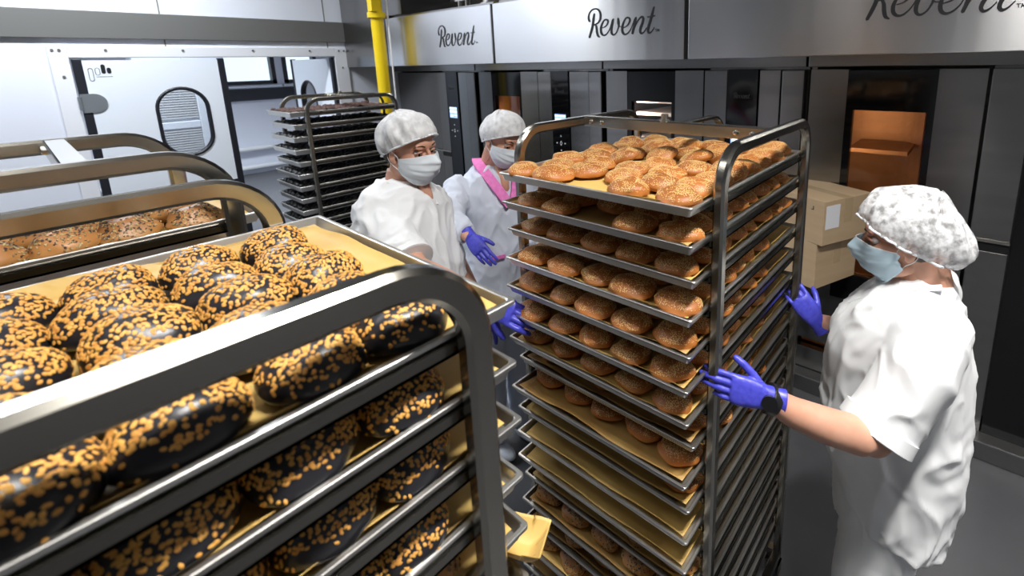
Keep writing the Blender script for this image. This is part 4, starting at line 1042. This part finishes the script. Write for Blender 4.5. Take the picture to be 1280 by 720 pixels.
for s in (-1, 1): b.tube([Q(-.02, s * .10, z) for z in (1.0, .6, .45, .08)], [.09, .07, .055, .04], 16, up=fx)
b.ell(Q(.088, 0, 1.545), (.036, .028, .045)); b.ell(Q(.110, 0, 1.515), (.022, .016, .035))
remesh(b, 'body', M['skin'], r, .007, 4)
g_ = MB()
R = []
for z, xf, xb, hw in ((1.580, .062, -.078, .068), (1.555, .092, -.105, .115), (1.505, .125, -.125, .185), (1.44, .150, -.145, .225), (1.34, .170, -.155, .235), (1.22, .185, -.150, .230), (1.1, .195, -.145, .228), (.95, .19, -.145, .23), (.82, .18, -.15, .235)):
    R.append(ering(Q((xf + xb) / 2, 0, z), fx, fy, (xf - xb) / 2, hw, 30, 2.35))
g_.rings(R)
hm = sh.lerp(el, .80)
g_.tube([sh + (Q(0, 0, 0) - Q(0, -.05, 0)) * 1.0 + V((0, 0, .02)), sh + V((0, 0, .012)), sh.lerp(el, .45) + V((0, 0, .004)), hm], [.082, .088, .086, .080], 24)
cf = MB(); a0_, a1_ = hm + (hm - sh) * .0, hm + (hm - sh) * .10
cf.tube([a0_, a1_, a1_ + (a1_ - a0_) * .05, a0_], [.0825, .0835, .080, .078], 36); cf.build('sleeve_cuff', M['cloth'], r, smooth=50)
g_.tube([Q(-.02, .12, 1.45), shf, shf.lerp(elf, .5), shf.lerp(elf, .8)], [.08, .084, .080, .076], 24)
remesh(g_, 'tunic', M['cloth'], r, .008, 3, folds(.012, 14, (9, 9, 5), .003))
mb = MB()
for s in (-1, 1):
    mb.bar(crom([Q(-.01, s * .066, 1.583), Q(.040, s * .056, 1.565), Q(.095, s * .028, 1.525), Q(.134, s * .004, 1.480)], 5), .026, .007, up=fx * .6 + V((0, 0, 1)))
mb.build('collar', M['cloth'], r, smooth=50)
t_ = MB(); t_.rings([ering(Q(-.01, 0, z), fx, fy, a, w_, 28, 2.3) for z, a, w_ in ((.95, .14, .18), (.86, .15, .19), (.78, .14, .185))])
for s in (-1, 1): t_.tube([Q(-.01, s * .095, z) for z in (.86, .62, .40, .06)], [.11, .10, .085, .08], 22, up=fx)
remesh(t_, 'trousers', M['cloth'], r, .010, 3, folds(.006, 19, (9, 9, 2.5)))
for s in (-1, 1): s_ = MB(); s_.ell(Q(.05, s * .095, .035), (.12, .05, .035)); remesh(s_, 'shoe', M['white_plastic'], r, .008, 2)
ax = (wr_ - el).normalized()
hand(r, frame_T(wr_, (ax + V((.1, 0, -.1))), (.35, -.75, .55)), side=-1, curl=(.45, .5, .5, .55), spread=.02, thumb=(50, 35, .5), sc=.95)
hand(r, frame_T(wrf, (wrf - elf), (0, 0, 1)), side=1, curl=(.3, .35, .35, .4), spread=.04, sc=1.0)

# ---- woman with the pink collar
O = V((-1.72, 1.42, 0))
r = empty('person', O, 0, 'woman in long-sleeved pale tunic with pink collar and white hairnet, in front of the ovens', 'person', None)
def L(p): return V(p) - O
hc = P(629, 174, 2.20)
hT = T(L(hc)) @ Euler((RAD(-4), RAD(24), RAD(-2))).to_matrix().to_4x4() @ Matrix.Scale(.95, 4)
head(r, hT, 2); hairnet(r, hT, M['cap'], back=.05, top=.006, low=-.058, seed=15, wr=.009, frontz=.072); face_mask(r, hT, M['mask'])
a_ = RAD(-12); fx, fy = V((cos(a_), sin(a_), 0)), V((-sin(a_), cos(a_), 0))
C0 = V((hc.x - .085, hc.y + .0, 0))
def Q(a, b, z): return L(C0 + fx * a + fy * b + V((0, 0, z)))
b = MB()
b.tube([Q(.055, 0, 1.60), Q(.03, 0, 1.56), Q(.0, 0, 1.51), Q(-.01, 0, 1.44)], [.038, .044, .056, .08], 20, up=fx)
sh = L(P(578, 238, 2.12)); el = L(P(556, 290, 2.04)); wr_ = L(P(594, 300, 1.93))
sh = Q(-.02, -.175, 1.435); el = L(P(563, 277, 2.03)); wr_ = L(P(589, 297, 1.92))
b.tube([sh, sh.lerp(el, .5), el, el.lerp(wr_, .5), wr_], [.046, .043, .038, .034, .026], 18)
shf = Q(-.02, .175, 1.435); elf = Q(.02, .21, 1.18); wrf = Q(.22, .12, 1.12)
b.tube([shf, elf, wrf], [.046, .038, .025], 18)
b.rings([ering(Q(-.01, 0, z), fx, fy, a, w_, 24, 2.3) for z, a, w_ in ((1.44, .07, .13), (1.3, .10, .14), (1.1, .10, .13), (.95, .11, .14))])
for s in (-1, 1): b.tube([Q(-.02, s * .08, z) for z in (1.0, .6, .45, .08)], [.08, .065, .05, .038], 16, up=fx)
b.ell(Q(.066, 0, 1.495), (.034, .036, .050)); b.ell(Q(.098, 0, 1.450), (.030, .022, .050))
remesh(b, 'body', M['skin'], r, .007, 4)
g_ = MB(); R = []
for z, xf, xb, hw in ((1.535, .052, -.065, .070), (1.515, .075, -.085, .11), (1.48, .095, -.100, .155), (1.42, .125, -.115, .19), (1.33, .150, -.120, .185), (1.24, .150, -.115, .178), (1.12, .145, -.11, .180), (1.0, .155, -.12, .195), (.86, .165, -.13, .21), (.78, .17, -.13, .215)):
    R.append(ering(Q((xf + xb) / 2, 0, z), fx, fy, (xf - xb) / 2, hw, 30, 2.35))
g_.rings(R)
g_.tube([sh + fy * .04 + V((0, 0, .015)), sh, sh.lerp(el, .5), el, el.lerp(wr_, .5), el.lerp(wr_, .80)], [.064, .066, .062, .060, .050, .043], 24)
g_.tube([shf - fy * .04, shf, shf.lerp(elf, .5), elf, elf.lerp(wrf, .8)], [.062, .064, .058, .054, .043], 24)
remesh(g_, 'tunic', M['cloth_blue'], r, .008, 3, folds(.010, 24, (10, 10, 5), .003))
mb = MB()
for s in (-1, 1):
    pts = crom([Q(-.050, s * .058, 1.558), Q(.01, s * .078, 1.545), Q(.075, s * .070, 1.500), Q(.130, s * .045, 1.435), Q(.160, s * .010, 1.365)], 6)
    mb.bar(pts, .046, .010, up=fx * .9 + V((0, 0, 1)) + fy * s * .3)
mb.build('pink_collar', M['pink'], r, smooth=50)
mb = MB(); mb.bar([Q(.150, -.125, 1.13), Q(.163, -.05, 1.13)], .006, .016); mb.build('pink_pocket_edge', M['pink'], r)
t_ = MB(); t_.rings([ering(Q(-.01, 0, z), fx, fy, a, w_, 28, 2.3) for z, a, w_ in ((.95, .12, .16), (.86, .13, .17), (.78, .12, .165))])
for s in (-1, 1): t_.tube([Q(-.01, s * .085, z) for z in (.86, .62, .40, .06)], [.095, .085, .075, .07], 22, up=fx)
remesh(t_, 'trousers', M['cloth_blue'], r, .010, 3, folds(.006, 29, (9, 9, 2.5)))
for s in (-1, 1): s_ = MB(); s_.ell(Q(.05, s * .085, .03), (.11, .045, .03)); remesh(s_, 'shoe', M['white_plastic'], r, .008, 2)
hd = (P(612, 328, 1.86) - P(589, 297, 1.92)).normalized()
hand(r, frame_T(wr_, hd, (.5, -.75, .45)), side=1, curl=(.18, .24, .28, .32), spread=.012, thumb=(34, 16, .25), sc=.80)
hand(r, frame_T(wrf, (wrf - elf), (0, 0, 1)), side=-1, curl=(.3, .35, .35, .4), spread=.04, sc=.9)
# dark batches in the lower trays of the far rack
_b = None
for k in range(1, 15):
    if _b is None:
        mb = MB(); rr_ = random.Random(4)
        for c in range(7):
            for q in range(13):
                bread_mesh(mb, .030, .030, .040, c * 13 + q, nu=8, nv=5, amp=.15)
                n_ = 8 * 6; ox, oy = -.18 + c * .060 + rr_.uniform(-.006, .006), -.335 + q * .056 + rr_.uniform(-.006, .006)
                for t_i in range(len(mb.v) - n_, len(mb.v)): a_, b_, c_ = mb.v[t_i]; mb.v[t_i] = (a_ + ox, b_ + oy, c_)
        _b = mb.build('biscuit_batch', M['black'], smooth=True); o = _b
    else: o = dup(_b)
    o.location = (-3.880, 1.62, LD[k] - .031); tag(o, 'dark biscuit batch filling a tray of the far rack, ' + ordw(k), 'biscuits', 'biscuit batches in the far rack', 'stuff')
